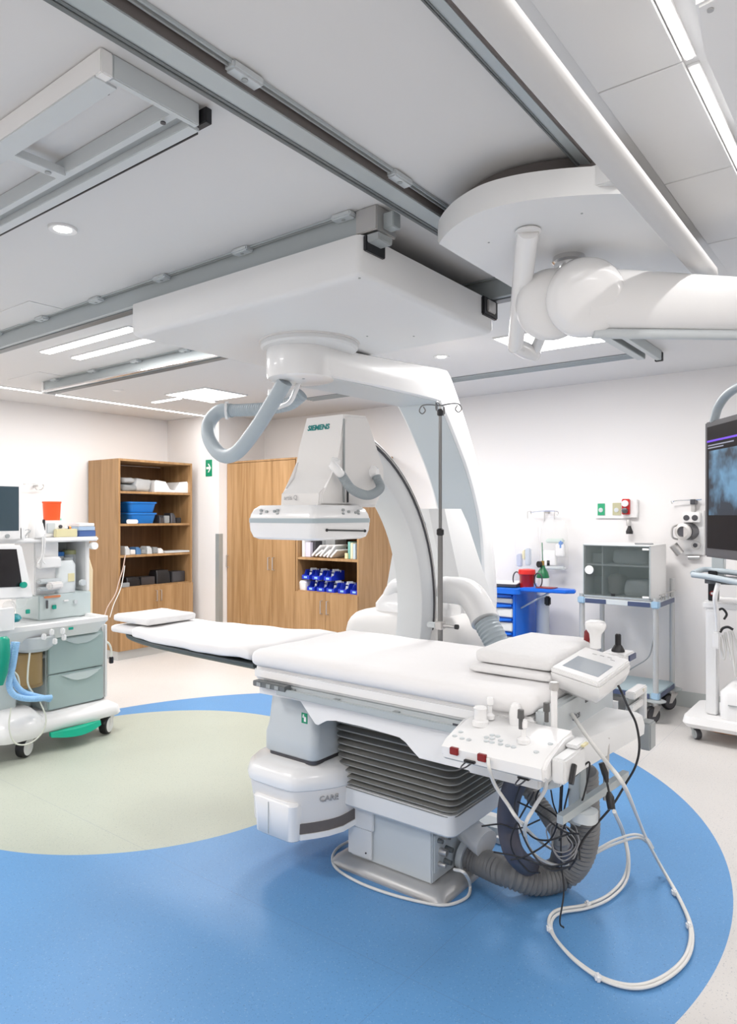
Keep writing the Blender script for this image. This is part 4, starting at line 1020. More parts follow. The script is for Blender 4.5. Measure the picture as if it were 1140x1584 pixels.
clutter(4, 192, 285, SH[3], .16, ((black, 'black'), (darkm, 'charcoal'), (black, 'black'), (darkm, 'charcoal')), 'dark_case', 'case on the lowest open bookcase shelf', 'case', 'dark cases on the lowest shelf')
p = S(195, 905, y=6.84); tag(B().box(p.x-.05, p.x+.05, 6.845, 6.88, SH[3]+.001, SH[3]+.05, .004).build('adapter_plug', pg), 'grey socket adapter on the front edge of the lowest bookcase shelf', 'adapter')
cable('dangling_cord', [S(194, 858, y=6.82), S(190, 880, y=6.80), S(184, 900, y=6.79), S(178, 920, y=6.78), S(166, 940, y=6.77), S(160, 960, y=6.75)], .006, mat('beige_cord', (.55, .42, .36), .5), 'beige cord dangling from the third shelf down the bookcase front', 'cord')
cable('dangling_cord', [S(193, 875, y=6.79), S(190, 895, y=6.77), S(186, 912, y=6.76), S(176, 935, y=6.74), S(170, 955, y=6.73)], .005, cabw, 'white cord hanging beside the beige one at the bookcase', 'cord')
B_ = S(323, 724, x=XBOX-.004)
t = thing('exit_sign', 'green sign with a white right arrow on the wall corner', 'sign', (B_.x, B_.y, B_.z))
w2 = .058; h2 = .10
B().box(XBOX-.006, XBOX-.0005, B_.y-w2, B_.y+w2, B_.z-h2, B_.z+h2, .001, 1).build('plate', green, t)
ar = [(-.042, .011), (.012, .011), (-.016, .040), (.004, .040), (.044, 0), (.004, -.040), (-.016, -.040), (.012, -.011), (-.042, -.011)]
B().prism([(B_.y-u, B_.z+v*1.3) for u, v in ar], 'x', XBOX-.0075, XBOX-.005).build('arrow', bright, t)

# ================================================================== BACK WALL EQUIPMENT
W = XB-.0005
def wy(px): return S(px, 800, x=XB).y
def wz(px, py): return S(px, py, x=XB).z
def wall_box(px0, px1, py0, py1, dp, m, name, parent, bev=.003, xo=0):
    y1, y0 = wy(px0), wy(px1); z1, z0 = wz((px0+px1)/2, py0), wz((px0+px1)/2, py1)
    return B().box(W-xo-dp, W-xo, y0, y1, z0, z1, bev).build(name, m, parent)
t = thing('gas_outlets', 'row of medical gas outlets, green and pale yellow, on the back wall', 'wall outlet', (W, wy(945), wz(945, 800)))
wall_box(922, 974, 775, 802, .02, white, 'rail_plate', t)
f = wall_box(926, 937, 779, 797, .006, mat('outlet_green', (.02, .36, .17), .5), 'green_label', t, .001, .021)
wall_box(949, 962, 778, 797, .006, mat('outlet_khaki', (.48, .47, .30), .5), 'khaki_label', t, .001, .021)
for px in (931, 955): B().lathe([(.02, 0), (.02, .004), (.010, .006)], (W-.027, wy(px), wz(px, 789)), 16, (-1, 0, 0)).build('outlet_ring', paleb, t)
t = thing('vacuum_regulator', 'red and white vacuum regulator on the wall right of the gas outlets', 'regulator', (W, wy(970), wz(970, 810)))
wall_box(966, 988, 773, 801, .05, white, 'body', t, .005)
wall_box(966, 978, 772, 796, .03, red, 'red_face', t, .006, .051)
B().lathe([(.028, 0), (.028, .02), (.02, .022)], (W-.081, wy(972), wz(972, 779)), 20, (-1, 0, 0)).build('gauge', bright, t)
B().lathe([(.024, 0), (.024, .03), (.015, .034)], (W-.081, wy(972), wz(972, 790)), 20, (-1, 0, 0)).build('dial', darkm, t)
B().lathe([(.02, -.03), (.022, 0), (.018, .02)], (W-.06, wy(976), wz(976, 808)), 14).build('nozzle', steel, t)
B().lathe([(.028, -.06), (.03, -.04), (.014, .0), (.012, .06)], (W-.06, wy(977), wz(977, 815)), 14).build('bottle_hook', black, t)
# hanging bags
t = thing('wall_hook_rail', 'thin wire hook rail on the wall above the clear bags', 'hook rail', (W-.1, wy(850), wz(850, 792)))
zz = wz(850, 792)
B().tube(cr([(W-.1, wy(829), zz-.02), (W-.1, wy(828), zz-.0), (W-.1, wy(832), zz), (W-.1, wy(850), zz+.01), (W-.1, wy(868), zz+.005), (W-.1, wy(870), zz-.015), (W-.1, wy(868), zz-.03)], 5), .004, 8).build('wire', chrome, t)
B().box(W-.1, W, wy(849)-.01, wy(849)+.01, zz-.012, zz+.012, .003).build('bracket', steel, t)
B().tube([(W-.1, wy(849), zz), (W-.1, wy(849), zz-.09)], .005, 8).build('hook', steel, t)
def bag(px0, px1, py0, py1, xo, label, items):
    y1, y0 = wy(px0), wy(px1); z1, z0 = wz(px0, py0), wz(px0, py1); b = B(); xc = W-xo
    rings = []
    for k, (f, wdt) in enumerate(((0, .95), (.06, 1), (.4, 1), (.75, .93), (.92, .8), (1, .45))):
        ym = (y0+y1)/2; hw = (y1-y0)/2*wdt; dp = .07*(1-f)*1+.012
        rings.append([(xc+dp*math.sin(a), ym+hw*math.cos(a), z0+(z1-z0)*f) for a in [2*math.pi*q/20 for q in range(20)]])
    for i, r_ in enumerate(rings): pass
    t = thing('hanging_bag', label, 'bag', (xc, (y0+y1)/2, z0))
    b.loft(rings); 
    for v in b.bm.verts:
        n_ = noise.noise_vector(v.co*9); v.co += n_*.012
    b.build('film', bagm, t, 80)
    ym = (y0+y1)/2; B().tube([(xc, ym, z1-.02), (xc, ym, wz(px0, 792)), (W-.1, ym, wz(px0, 792)+.006)], .004, 6).build('hanger_loop', steel, t)
    for (nm, px, py, wd_, hh, m_) in items:
        B().obox((xc, wy(px), wz(px, py)), (.06, wd_, hh), .2, .01).build(nm, m_, t)
bag(846, 888, 800, 878, .14, 'clear plastic bag of white supplies and a blue item hanging on the wall', [('white_pack', 860, 862, .12, .14, towel), ('white_pack', 876, 850, .08, .12, towel), ('blue_item', 877, 842, .035, .075, mat('item_blue', (.02, .2, .6), .4)), ('pale_pack', 868, 836, .16, .04, mat('pale_green_pack', (.55, .65, .60), .5)), ('grey_bottom', 866, 877, .2, .03, paleb)])
bag(810, 846, 800, 876, .17, 'taller clear bag with pale bottles hanging left of the white-filled bag', [('bottle', 816, 865, .05, .12, mat('pale_lilac', (.48, .52, .66), .4)), ('bottle', 829, 860, .05, .16, mat('pale_steel_blue', (.50, .56, .64), .4)), ('bottle', 823, 857, .03, .09, yellowp)])
# sockets low on the wall
for (a, c_, e, g_, m_, nm, lb) in ((872, 887, 986, 1004, darkred, 'red_socket', 'dark red wall socket low behind the folded sheet'), (848, 863, 984, 1004, paleb, 'grey_socket', 'pale grey wall socket left of the red one')):
    t = thing(nm, lb, 'socket', (W, wy(a), wz(a, g_)))
    wall_box(a, c_, e, g_, .012, m_, 'plate', t)
    wall_box(a+4, a+7, e+5, e+9, .004, bright if m_ is darkred else greyt, 'contact', t, 0, .012)
# equipment panel beside the screen
t = thing('wall_equipment_panel', 'white panel of clamps and camera-like knobs on the wall left of the screen', 'wall equipment', (W, wy(1065), wz(1065, 860)))
pn = wall_box(1058, 1090, 790, 858, .02, white, 'panel', t)
wall_box(1058, 1085, 792, 808, .05, bright, 'slot_plate', t, .004, .021)
for px in (1065, 1078): B().lathe([(.024, 0), (.024, .004), (.01, .005)], (W-.0715, wy(px), wz(px, 801)), 14, (-1, 0, 0)).build('slot', darkm, t)
B().cyl((W-.02, wy(1068), wz(1068, 822)), (W-.16, wy(1066), wz(1068, 822)), .072, .065, 24).build('dark_knob', darkm, t)
B().lathe([(.068, 0), (.068, .02), (.045, .024), (.04, .005)], (W-.155, wy(1065), wz(1065, 822)), 22, (-1, 0.3, 0)).build('lens_ring', steel, t)
B().tube(cr([(W-.12, wy(1054), wz(1054, 812)), (W-.14, wy(1047), wz(1047, 816)), (W-.14, wy(1047), wz(1047, 830)), (W-.12, wy(1054), wz(1054, 834))], 5), .008, 8).build('handle_loop', steel, t)
B().tube([(W-.1, wy(1046), wz(1046, 842)), (W-.08, wy(1056), wz(1056, 856))], .035, 16).build('clamp_barrel', steel, t)
B().cyl((W-.02, wy(1079), wz(1079, 843)), (W-.08, wy(1079), wz(1079, 843)), .032, seg=18).build('small_knob', steel, t)
B().cyl((W-.08, wy(1079), wz(1079, 843)), (W-.085, wy(1079), wz(1079, 843)), .018, seg=14).build('knob_face', darkm, t)
B().cyl((W-.03, wy(1066), wz(1066, 862)), (W-.03, wy(1084), wz(1084, 862)), .02, seg=12).build('bottom_bar', steel, t)
t = thing('wall_hook_rail', 'wire hook rail on the wall just left of the big screen', 'hook rail', (W-.06, wy(1060), wz(1060, 775)))
zz = wz(1062, 775)
B().tube(cr([(W-.06, wy(1041), zz+.0), (W-.06, wy(1043), zz-.02), (W-.06, wy(1047), zz), (W-.06, wy(1088), zz+.01)], 5), .005, 8).build('wire', chrome, t)
B().box(W-.08, W, wy(1075)-.02, wy(1075)+.02, zz-.03, zz+.012, .003).build('bracket', darkm, t)
B().box(W-.05, W, wy(1074)-.015, wy(1074)+.015, zz-.09, zz-.03, .003).build('stem', steel, t)

# ================================================================== castors
def castor(parent, x, y, r, rz=0, fork=steel, tyre=black, hub=white, w_=.022):
    ca = math.cos(rz); sa = math.sin(rz)
    def R(px, py, pz): return (x+px*ca-py*sa, y+px*sa+py*ca, pz)
    b = B(); b.cyl(R(0, 0, r*2.0), R(0, 0, r*2.35), r*.35, seg=14)
    for s in (-1, 1):
        v = [R(r*.5, s*(w_+.004), r*1.95), R(-r*.45, s*(w_+.004), r*1.95), R(-r*.75, s*(w_+.004), r*.85), R(-r*.35, s*(w_+.004), r*.85)]
        v2 = [R(r*.5, s*(w_+.001), r*1.95), R(-r*.45, s*(w_+.001), r*1.95), R(-r*.75, s*(w_+.001), r*.85), R(-r*.35, s*(w_+.001), r*.85)]
        b.loft([v, v2])
    b.loft([[R(r*.5, -w_-.004, r*1.93), R(r*.5, w_+.004, r*1.93), R(-r*.5, w_+.004, r*1.93), R(-r*.5, -w_-.004, r*1.93)], [R(r*.5, -w_-.004, r*2.03), R(r*.5, w_+.004, r*2.03), R(-r*.5, w_+.004, r*2.03), R(-r*.5, -w_-.004, r*2.03)]])
    f = b.build('castor', fork, parent)
    c0 = R(-r*.55, 0, r); ax = Vector((-sa, ca, 0))
    B().lathe([(r*.82, -w_), (r*.96, -w_*.8), (r, -w_*.4), (r, w_*.4), (r*.96, w_*.8), (r*.82, w_)], c0, 28, ax).build('tyre', tyre, f)
    B().lathe([(r*.3, -w_*1.08), (r*.8, -w_*1.02), (r*.8, w_*1.02), (r*.3, w_*1.08)], c0, 24, ax).build('wheel_hub', hub, f)
    return f

# ---- wire cart with sterile cabinet
CX0, CX1, CY0, CY1 = 5.60, 6.12, 1.50, 2.12
t = thing('equipment_cart', 'grey four-post wheeled cart standing against the back wall', 'cart', (5.86, 1.8, 0))
post = mat('cart_post', (.50, .51, .51), .4, .3)
for x, y in ((CX0+.02, CY0+.02), (CX0+.02, CY1-.02), (CX1-.02, CY0+.02), (CX1-.02, CY1-.02)):
    B().cyl((x, y, .2), (x, y, .96 if x < 5.8 else 1.08), .021, seg=18).build('post', post, t)
    f = castor(t, x, y, .066, -.6, steel, black, darkm)
    B().lathe([(.075, 0), (.075, .006), (.05, .015)], (x, y, .165), 24).build('bumper', midg, f)
for z in (.18, .885):
    s_ = B().box(CX0, CX1, CY0, CY1, z, z+.045, .006).build('shelf', galv if z < .5 else paleb, t)
    B().box(CX0-.006, CX0, CY0+.06, CY1-.06, z+.002, z+.04, .002).build('shelf_edge', navy if z < .5 else paleb, s_)
    B().box(CX0+.05, CX1-.05, CY0-.006, CY0, z+.002, z+.04, .002).build('shelf_edge', navy, s_)
    for x, y in ((CX0+.02, CY0+.02), (CX0+.02, CY1-.02)):
        B().box(x-.03, x+.03, y-.03, y+.03, z-.004, z+.05, .008).build('corner_clamp', mat('clamp_blue', (.35, .52, .68), .4), s_)
    if z > .5:
        for y in (CY0+.14, CY1-.14): B().box(CX0-.010, CX0-.006, y-.085, y+.085, z+.003, z+.039, .003).build('name_plate', navy, s_)
b = B()
for x in (CX0+.1, CX0+.2, CX0+.3, CX0+.4): b.box(x, x+.012, CY0-.002, CY0+.004, .93, .98, .002)
b.box(CX0+.05, CX1, CY0-.004, CY0+.004, .975, .985, .002); b.build('side_ledge', steel, t)
B().tube(cr([(5.70, 1.53, .88), (5.66, 1.54, .72), (5.68, 1.56, .60), (5.70, 1.6, .48), (5.8, 1.75, .36), (5.85, 1.9, .24)], 8), .005, 8).build('power_cord', pg, t)
KX0, KX1, KY0, KY1, KZ0, KZ1 = 5.61, 6.05, 1.555, 2.085, .932, 1.365
t = thing('glass_cabinet', 'white countertop cabinet with a tinted glass door standing on the cart', 'cabinet', (5.83, 1.82, KZ0))
sh = B(); k = .016
sh.box(KX0, KX1, KY0, KY1, KZ0, KZ0+k, .002, 1); sh.box(KX0, KX1, KY0, KY1, KZ1-k, KZ1, .002, 1); sh.box(KX0, KX1, KY0, KY0+k, KZ0+k, KZ1-k); sh.box(KX0, KX1, KY1-k, KY1, KZ0+k, KZ1-k)
sh.box(KX1-k, KX1, KY0+k, KY1-k, KZ0+k, KZ1-k); sh.build('shell', white, t)
B().box(KX0+.02, KX1-k, KY0+k, KY1-k, KZ0+.26, KZ0+.272).build('inner_shelf', paleb, t)
B().box(KX0+.03, KX1-k, KY1-.15, KY1-.14, KZ0+k, KZ1-k).build('divider', paleb, t)
B().box(KX1-k-.004, KX1-k, KY0+k, KY1-k, KZ0+k, KZ1-k).build('back_liner', midg, t)
d = B().box(KX0-.008, KX0-.002, KY0+.004, KY1-.004, KZ0+.018, KZ1-.008, .001, 1).build('glass_door', glass, t)
b = B()
for a in ((KY0+.0, KY0+.007), (KY1-.007, KY1)): b.box(KX0-.010, KX0-.001, a[0], a[1], KZ0+.012, KZ1-.003)
b.box(KX0-.010, KX0-.001, KY0, KY1, KZ0+.012, KZ0+.02); b.box(KX0-.010, KX0-.001, KY0, KY1, KZ1-.01, KZ1-.003); b.build('door_frame', alum, d)
kn = B().lathe([(.032, 0), (.036, .006), (.034, .016), (.02, .018)], (KX0-.010, KY1-.055, KZ0+.225), 26, (-1, 0, 0)).build('knob', bright, d)
B().cyl((KX0-.027, KY1-.055, KZ0+.225), (KX0-.032, KY1-.055, KZ0+.225), .008, seg=8).build('knob_mark', midg, kn) if False else None
B().box(KX0-.012, KX0-.008, KY0+.27, KY0+.30, KZ0+.022, KZ0+.042).build('lock', black, d)
for a, z in ((KY0+.01, KZ1-.03), (KY0+.01, KZ0+.03)): B().box(KX0-.013, KX0-.007, a, a+.05, z-.008, z+.008, .002).build('hinge', bright, d)
tag(B().obox((5.80, 1.66, KZ1+.006), (.10, .14, .008), .3, .002).build('flat_card', pg), 'thin grey card lying on top of the glass-door cabinet', 'card')
cl = mat('wrapped_linen', (.55, .60, .62), .6)
for (a0, a1, z, h, s_, lb) in ((.05, .33, .273, .11, 3, 'pale wrapped bundle on the upper shelf inside the glass cabinet'), (.03, .24, .017, .13, 6, 'pale crumpled bundle at the lower right inside the glass cabinet'), (.26, .36, .017, .17, 9, 'darker bundle at the lower centre inside the glass cabinet')):
    b = B(); rbox(b, KX0+.08, KX0+.30, KY0+a0, KY0+a1, KZ0+z, KZ0+z+h, .04, 8, 10, 5, amp=.02, fr=12, seed=s_)
    zz = min(v.co.z for v in b.bm.verts)
    for v in b.bm.verts: v.co.z += KZ0+z+.001-zz
    tag(b.build('wrapped_bundle', cl if s_ < 9 else mat('brown_grey_bundle', (.25, .23, .22), .6), None, 80), lb, 'bundle', 'bundles in the glass cabinet')
for (y_, z_, h_, m_, lb) in ((KY1-.10, .273, .08, paleb, 'small pale box on the upper left inside the glass cabinet'), (KY1-.12, .017, .15, darkm, 'dark box at the lower left inside the glass cabinet')):
    tag(B().box(KX0+.12, KX0+.28, y_-.015 if h_ < .1 else y_-.012, y_+.07, KZ0+z_+.0005, KZ0+z_+h_, .004).build('inner_box', m_), lb, 'box')

# ---- blue supply trolley
TX0, TX1, TY0, TY1 = 5.45, 6.0, 2.62, 3.25
t = thing('supply_trolley', 'royal blue supply trolley with white drawers behind the table', 'trolley', (5.7, 2.9, 0))
B().box(TX0+.02, TX1, TY0, TY0+.03, .10, .93, .008).build('side_column', blue, t)
B().box(TX0+.05, TX1, TY0+.03, TY1, .10, .93, .006).build('carcass', blue, t)
zs = [.10, .36, .48, .60, .72, .84, .925]
drawm = mat('drawer_cream', (.70, .69, .66), .45)
for a, c_ in zip(zs, zs[1:]):
    d = B().box(TX0+.025, TX0+.05, TY0+.034, TY1-.01, a+.005, c_-.042, .006).build('drawer', drawm, t)
    y0, y1 = TY0+.04, TY1-.015
    b = B(); v = []
    pr = [(y0, c_-.008), (y1, c_-.008), (y1, c_-.022), ((y0+y1)/2+.1, c_-.040), ((y0+y1)/2-.1, c_-.042), (y0, c_-.022)]
    b.prism(pr, 'x', TX0+.012, TX0+.05, .004).build('drawer_handle', blue, d)
B().loft([rr(TX0-.02, TX1+.02, TY0-.04, TY1+.02, .04, z) for z in (.93, .975)]).build('worktop', blue, t)
pr = [(TX0+.02, TY0-.03), (TX0+.06, TY0-.42), (TX0+.13, TY0-.48), (TX0+.22, TY0-.45), (TX0+.26, TY0-.03)]
fl = B().prism(pr, 'z', .955, .985, .008).build('side_leaf', blue, t)
B().tube([(TX0+.12, TY0, .80), (TX0+.14, TY0-.26, .955)], .008, 8).build('leaf_stay', steel, t)
B().box(TX0+.08, TX0+.2, TY0-.3, TY0-.15, .986, .992, .002).build('red_mat', darkred, fl)
for x, y in ((TX0+.1, TY0+.07), (TX0+.1, TY1-.07), (TX1-.08, TY0+.07), (TX1-.08, TY1-.07)): castor(t, x, y, .042, .5, midg, darkm, paleb)
c = S(838, 960, y=TY0-.12)
t = thing('oxygen_cylinder', 'slim oxygen cylinder with a green shoulder beside the blue trolley', 'gas cylinder', (5.75, TY0-.11, .2))
x, y = 5.80, TY0-.10
B().lathe([(.05, .30), (.056, .31), (.056, .88), (.05, .90)], (x, y, 0), 24).build('label_sleeve', mat('label_white', (.62, .66, .72), .5), t)
B().lathe([(.055, .16), (.055, .30)], (x, y, 0), 24).build('body', mat('cylinder_blue', (.2, .3, .45), .4), t)
B().lathe([(.058, .30), (.058, .37)], (x, y, 0), 24).build('strap', black, t)
B().lathe([(.054, .90), (.055, 1.03), (.054, 1.05)], (x, y, 0), 24).build('pale_band', bright, t)
B().lathe([(.055, 1.05), (.056, 1.06), (.045, 1.10), (.02, 1.14), (.016, 1.16)], (x, y, 0), 24).build('green_shoulder', greenb, t)
v_ = B().cyl((x, y, 1.15), (x, y, 1.20), .014, seg=12).build('valve', mat('brass', (.5, .3, .08), .3, .8), t)
B().cyl((x-.05, y+.02, 1.17), (x-.03, y+.01, 1.17), .028, seg=16).build('gauge', black, v_)
B().cyl((x+.02, y-.03, 1.18), (x+.03, y-.05, 1.18), .024, seg=16).build('gauge', black, v_)
B().tube([(x, y, 1.18), (x-.01, y, 1.30), (x-.015, y, 1.36)], .004, 8).build('stem_line', greenb, v_)
B().box(x-.09, x-.05, y-.10, y-.05, .82, .90, .01).build('holder_clip', black, t)
tb = B(); tb.box(x-.02, x+.1, y-.02, y+.02, .10, .16, .004); 
tb.build('foot_holder', black, t)
p = S(816, 890, z=.976); p = Vector((5.62, 2.74, .976)); q = S(815, 905, x=5.62)
p = Vector((5.62, q.y, .976))
t = thing('red_pot', 'red plastic pot with a brighter lid on the blue trolley', 'pot', p)
B().lathe([(.058, 0), (.065, .11), (.068, .115)], p, 28).build('pot', mat('pot_red', (.32, .01, .01), .25), t)
B().lathe([(.072, .116), (.074, .13), (.070, .155), (.03, .16)], p, 28).build('lid', mat('lid_red', (.65, .02, .015), .35), t)
for s_, nm in ((1, 'left'), (-1, 'right')):
    q = Vector((p.x, p.y+s_*.10, .978)); 
    c_ = [Vector((q.x+.01, q.y+.035*math.cos(a), q.z+.065+.062*math.sin(a))) for a in [k_*math.pi/8 for k_ in range(17)]]
    cable('coiled_tube', c_, .006, darkm, 'dark coiled tube standing at the '+nm+' of the red pot', 'tube', None, 8, 3)
q = S(780, 908, x=5.6)
tag(B().obox((5.65, q.y, .99), (.3, .26, .02), .15, .004).build('clipboard', darkm), 'dark clipboard at the left on the blue trolley', 'clipboard')
tag(B().obox((5.65, q.y, 1.006), (.28, .24, .008), .2, .002).build('paper_sheets', towel), 'white paper sheets lying on the dark clipboard', 'paper')
tag(B().tube([(5.50, 2.62+.02, .60), (5.30, 2.75, .57), (5.12, 2.98, .54)], .010, 8).build('pull_rod', alum), 'pale rod sticking out low before the blue trolley drawers', 'rod') if False else None
# ================================================================== ANAESTHESIA MACHINE (left)
AY = 4.62
t = thing('anaesthesia_machine', 'wheeled anaesthesia machine with two sage green drawers at the left edge', 'medical machine', (2.5, 4.9, 0))
def ax(px, y=AY): return S(px, 900, y=y).x
def az(px, py, y=AY): return S(px, py, y=y).z
AX1 = 2.86
# base
b = B(); rings = []
for z, i in ((.135, .0), (.15, -.01), (.20, 0), (.235, .05)):
    rings.append(rr(1.75+i, 2.98-i, AY-.03+i, 5.30-i, .05, z, 4))
b.loft(rings).build('wheel_base', white, t, 50)
b = B(); b.loft([rr(2.08, 2.40, AY-.075, 4.9, .10, .13, 6), rr(2.06, 2.42, AY-.09, 4.9, .11, .17, 6), rr(2.07, 2.41, AY-.08, 4.9, .11, .24, 6), rr(2.12, 2.36, AY+.0, 4.9, .10, .30, 6)]).build('base_nose', bright, t, 60)
x0, x1 = ax(81, AY-.07), ax(158, AY-.07)
pd = B(); pp = [(x0, .105), (x0+.15, .085), (x1-.15, .095), (x1, .12)]
rings = []
for k in range(13):
    f = k/12; x = x0+(x1-x0)*f; bow = math.sin(math.pi*f); rings.append([(x, AY-.05-.05*bow, .13+.0*f), (x, AY-.03, .13), (x, AY-.03, .105-.02*bow), (x, AY-.06-.05*bow, .10-.02*bow)])
pd.loft(rings).build('brake_pedal', mat('brake_green', (.0, .42, .26), .35), t)
for x, y in ((2.31, AY+.02), (2.92, AY+.04), (1.8, AY+.3), (2.9, 5.2)): castor(t, x, y, .066, .55, white2, black, mat('wheel_disc', (.72, .73, .72), .35), .030)
# drawer body
DX0, DX1 = ax(74, AY+.08), ax(161, AY+.08)
B().box(DX0, DX1, AY+.105, 5.25, .235, .77, .01).build('drawer_body', seafoam2, t)
B().box(1.75, DX0, AY+.30, 5.25, .235, .77, .01).build('rear_body', seafoam2, t)
B().box(DX1, DX1+.04, AY+.09, 5.25, .235, .80, .015).build('side_trim', white, t)
zc = az(118, 1037, AY+.08)
for (z0, z1, lb) in ((.245, zc-.003, 0), (zc+.003, .745, 1)):
    d = B().box(DX0+.004, DX1-.004, AY+.08, AY+.105, z0, z1, .006).build('drawer', seafoam, t)
    hx0, hx1 = DX0+(DX1-DX0)*.22, DX1-.03; zz = z1-.012
    pr = [(hx0, zz), (hx1, zz+.002)]+[(hx1-(hx1-hx0)*k/10, zz-.055*math.sin(math.pi*k/10)) for k in range(1, 10)]
    B().prism(pr, 'y', AY+.065, AY+.082, .005, 2).build('drawer_handle', seafoam2, d)
# absorber column left of drawers
B().box(ax(4), ax(44), AY+.16, AY+.24, .24, .70, .01).build('column_panel', seafoam2, t)
cx = ax(44, AY+.12); 
ab = B().lathe([(.088, .44), (.092, .45), (.092, .66), (.08, .67)], (cx, AY+.13, 0), 28).build('absorber_canister', tan, t)
B().lathe([(.094, .435), (.094, .455)], (cx, AY+.13, 0), 28).build('canister_ring', mat('amber_ring', (.25, .17, .07), .4), ab)
B().lathe([(.10, .675), (.13, .70), (.145, .77), (.14, .78)], (cx+.03, AY+.12, 0), 28).build('canister_head', paleb, t)
B().cyl((cx+.1, AY+.13, .62), (cx+.17, AY+.13, .61), .015, seg=10).build('lever', midg, t)
# worktop tray
b = B(); tx0, tx1 = ax(-60), ax(174, AY-.05)
zt = az(150, 957, AY)
zt = .865
b.loft([rr(1.72, tx1-.04, AY+.04, 5.2, .05, .75), rr(1.72, tx1-.02, AY+.0, 5.2, .05, .80), rr(1.70, tx1, AY-.03, 5.22, .05, .835), rr(1.70, tx1, AY-.03, 5.22, .05, .865), rr(1.74, tx1-.04, AY+.01, 5.18, .04, .868), rr(1.75, tx1-.05, AY+.02, 5.17, .04, .845)])
tt = b.build('worktop_tray', white, t, 40)
B().box(1.80, tx1-.10, AY+.06, 5.12, .846, .850).build('tray_liner', pg2, tt)
p = S(110, 970, y=AY-.035); B().obox((p.x, AY-.033, p.z-.01), (.035, .006, .018), 0, .002).build('maker_badge', teal, tt)
for px, py in ((68, 985), (80, 978), (85, 992), (97, 976), (99, 986)):
    p = S(px, py, y=AY-.05); B().obox(p, (.025, .03, .04), .2, .006).build('tube_clip', bright, tt)
# tower
TX0_, TX1_ = ax(50, 4.95), ax(131, 4.95)
zs0, zs1 = az(90, 945, 4.85), az(90, 840, 4.9)
B().box(TX0_, TX1_, 4.86, 5.2, .85, 1.03, .008).build('panel_block', seafoam2, t)
for (px, py, w_, h_, m_) in ((81, 923, .12, .016, mat('label_orange', (.75, .28, .12), .5)), (73, 935, .012, .06, darkt), (84, 939, .03, .03, teal), (102, 929, .04, .012, bright), (117, 931, .03, .03, paleb), (43, 946, .03, .03, teal)):
    p = S(px, py, y=4.852); B().obox(p, (w_, .012, h_), 0, .003).build('panel_control', m_, t)
B().box(TX0_-.01, TX0_+.17, 4.90, 5.2, 1.03, 1.41, .008).build('left_module', white, t)
B().box(TX1_-.03, TX1_, 4.88, 5.2, 1.03, 1.41, .006).build('niche_wall', white, t)
B().box(TX0_+.17, TX1_-.03, 5.15, 5.2, 1.03, 1.41).build('niche_back', midg, t)
B().box(1.70, ax(152, 4.85), 4.84, 5.24, 1.405, 1.44, .010).build('top_shelf', bright, t)
B().cyl((ax(147, 4.83), 4.83, 1.37), (ax(147, 4.83), 4.87, 1.37), .028, seg=20).build('round_lamp', bright, t)
B().cyl((ax(126, 4.86), 4.86, 1.10), (ax(126, 4.86), 4.83, 1.10), .022, seg=18).build('niche_dial', paleb, t)
for (z, h) in ((1.22, .08), (1.11, .035), (1.06, .03)): B().box(TX0_+.0, TX0_+.16, 4.84, 4.90, z, z+h, .01).build('module_face', paleb if h < .05 else white, t)
# clutter: jars in the niche
for (px, zz, r_, h_, m_, lid, lb) in ((87, 1.032, .065, .29, paleb, mat('lid_blue', (.03, .2, .6), .4), 'jar with a blue lid in the machine niche'), (112, 1.032, .06, .30, paleb, mat('lid_olive', (.45, .47, .25), .4), 'jar with an olive lid in the machine niche')):
    c_ = Vector((ax(px, 5.06), 5.08, zz)); j = thing('jar', lb, 'jar', c_, 'jars in the niche')
    B().lathe([(r_*.95, 0), (r_, .01), (r_, h_*.86), (r_*.9, h_*.9)], c_, 24).build('body', m_, j)
    B().lathe([(r_, h_*.9), (r_*1.02, h_*.92), (r_, h_), (r_*.8, h_*1.01)], c_, 24).build('lid', lid, j)
c_ = Vector((ax(99, 4.93), 4.93, 1.032))
j = thing('white_canister', 'translucent white canister with a handle in front of the jars', 'canister', c_)
B().loft([rr(c_.x-.085, c_.x+.075, c_.y-.055, c_.y+.06, .04, z) for z in (c_.z, c_.z+.2)]+[rr(c_.x-.06, c_.x+.06, c_.y-.04, c_.y+.04, .035, c_.z+.235)]).build('body', mat('canister_white', (.66, .70, .71), .35), j)
B().lathe([(.035, .235), (.035, .25), (.02, .255)], c_+Vector((.03, 0, 0)), 18).build('cap', midg, j)
B().box(c_.x+.0, c_.x+.05, c_.y-.058, c_.y-.0555, c_.z+.08, c_.z+.14).build('label', yellowp, j)
tag(B().obox((ax(76, 4.88), 4.80, 1.10), (.12, .06, .05), .3, .012).build('green_tipped_clip', white2), 'white clip on the ledge beside the canister', 'clip')
# monitors
def monitor(x1, z0, z1, y, w_, label, frame, tilt=0, scr=None):
    t = thing('monitor', label, 'monitor', (x1-w_/2, y, z0)); 
    B().box(x1-w_, x1, y, y+.05, z0, z1, .010).build('frame', frame, t)
    B().box(x1-w_+.03, x1-.022, y-.0015, y+.002, z0+.065, z1-.02).build('screen', scr, t)
    B().cyl((x1-.10, y-.001, z0+.03), (x1-.10, y-.012, z0+.03), .014, seg=16).build('knob', midg, t)
    return t
scr1 = mat('monitor_slate', (.045, .075, .095), .12); scr2 = mat('monitor_dark', (.012, .010, .012), .12)
m1 = monitor(ax(34, 4.75), az(20, 836, 4.75), az(20, 748, 4.75), 4.75, .50, 'upper monitor with a slate screen standing on the machine at the left edge', bright, 0, scr1)
B().box(ax(10, 4.8)-.05, ax(10, 4.8)+.05, 4.78, 4.95, 1.4405, az(20, 836, 4.75), .006).build('foot', white, m1)
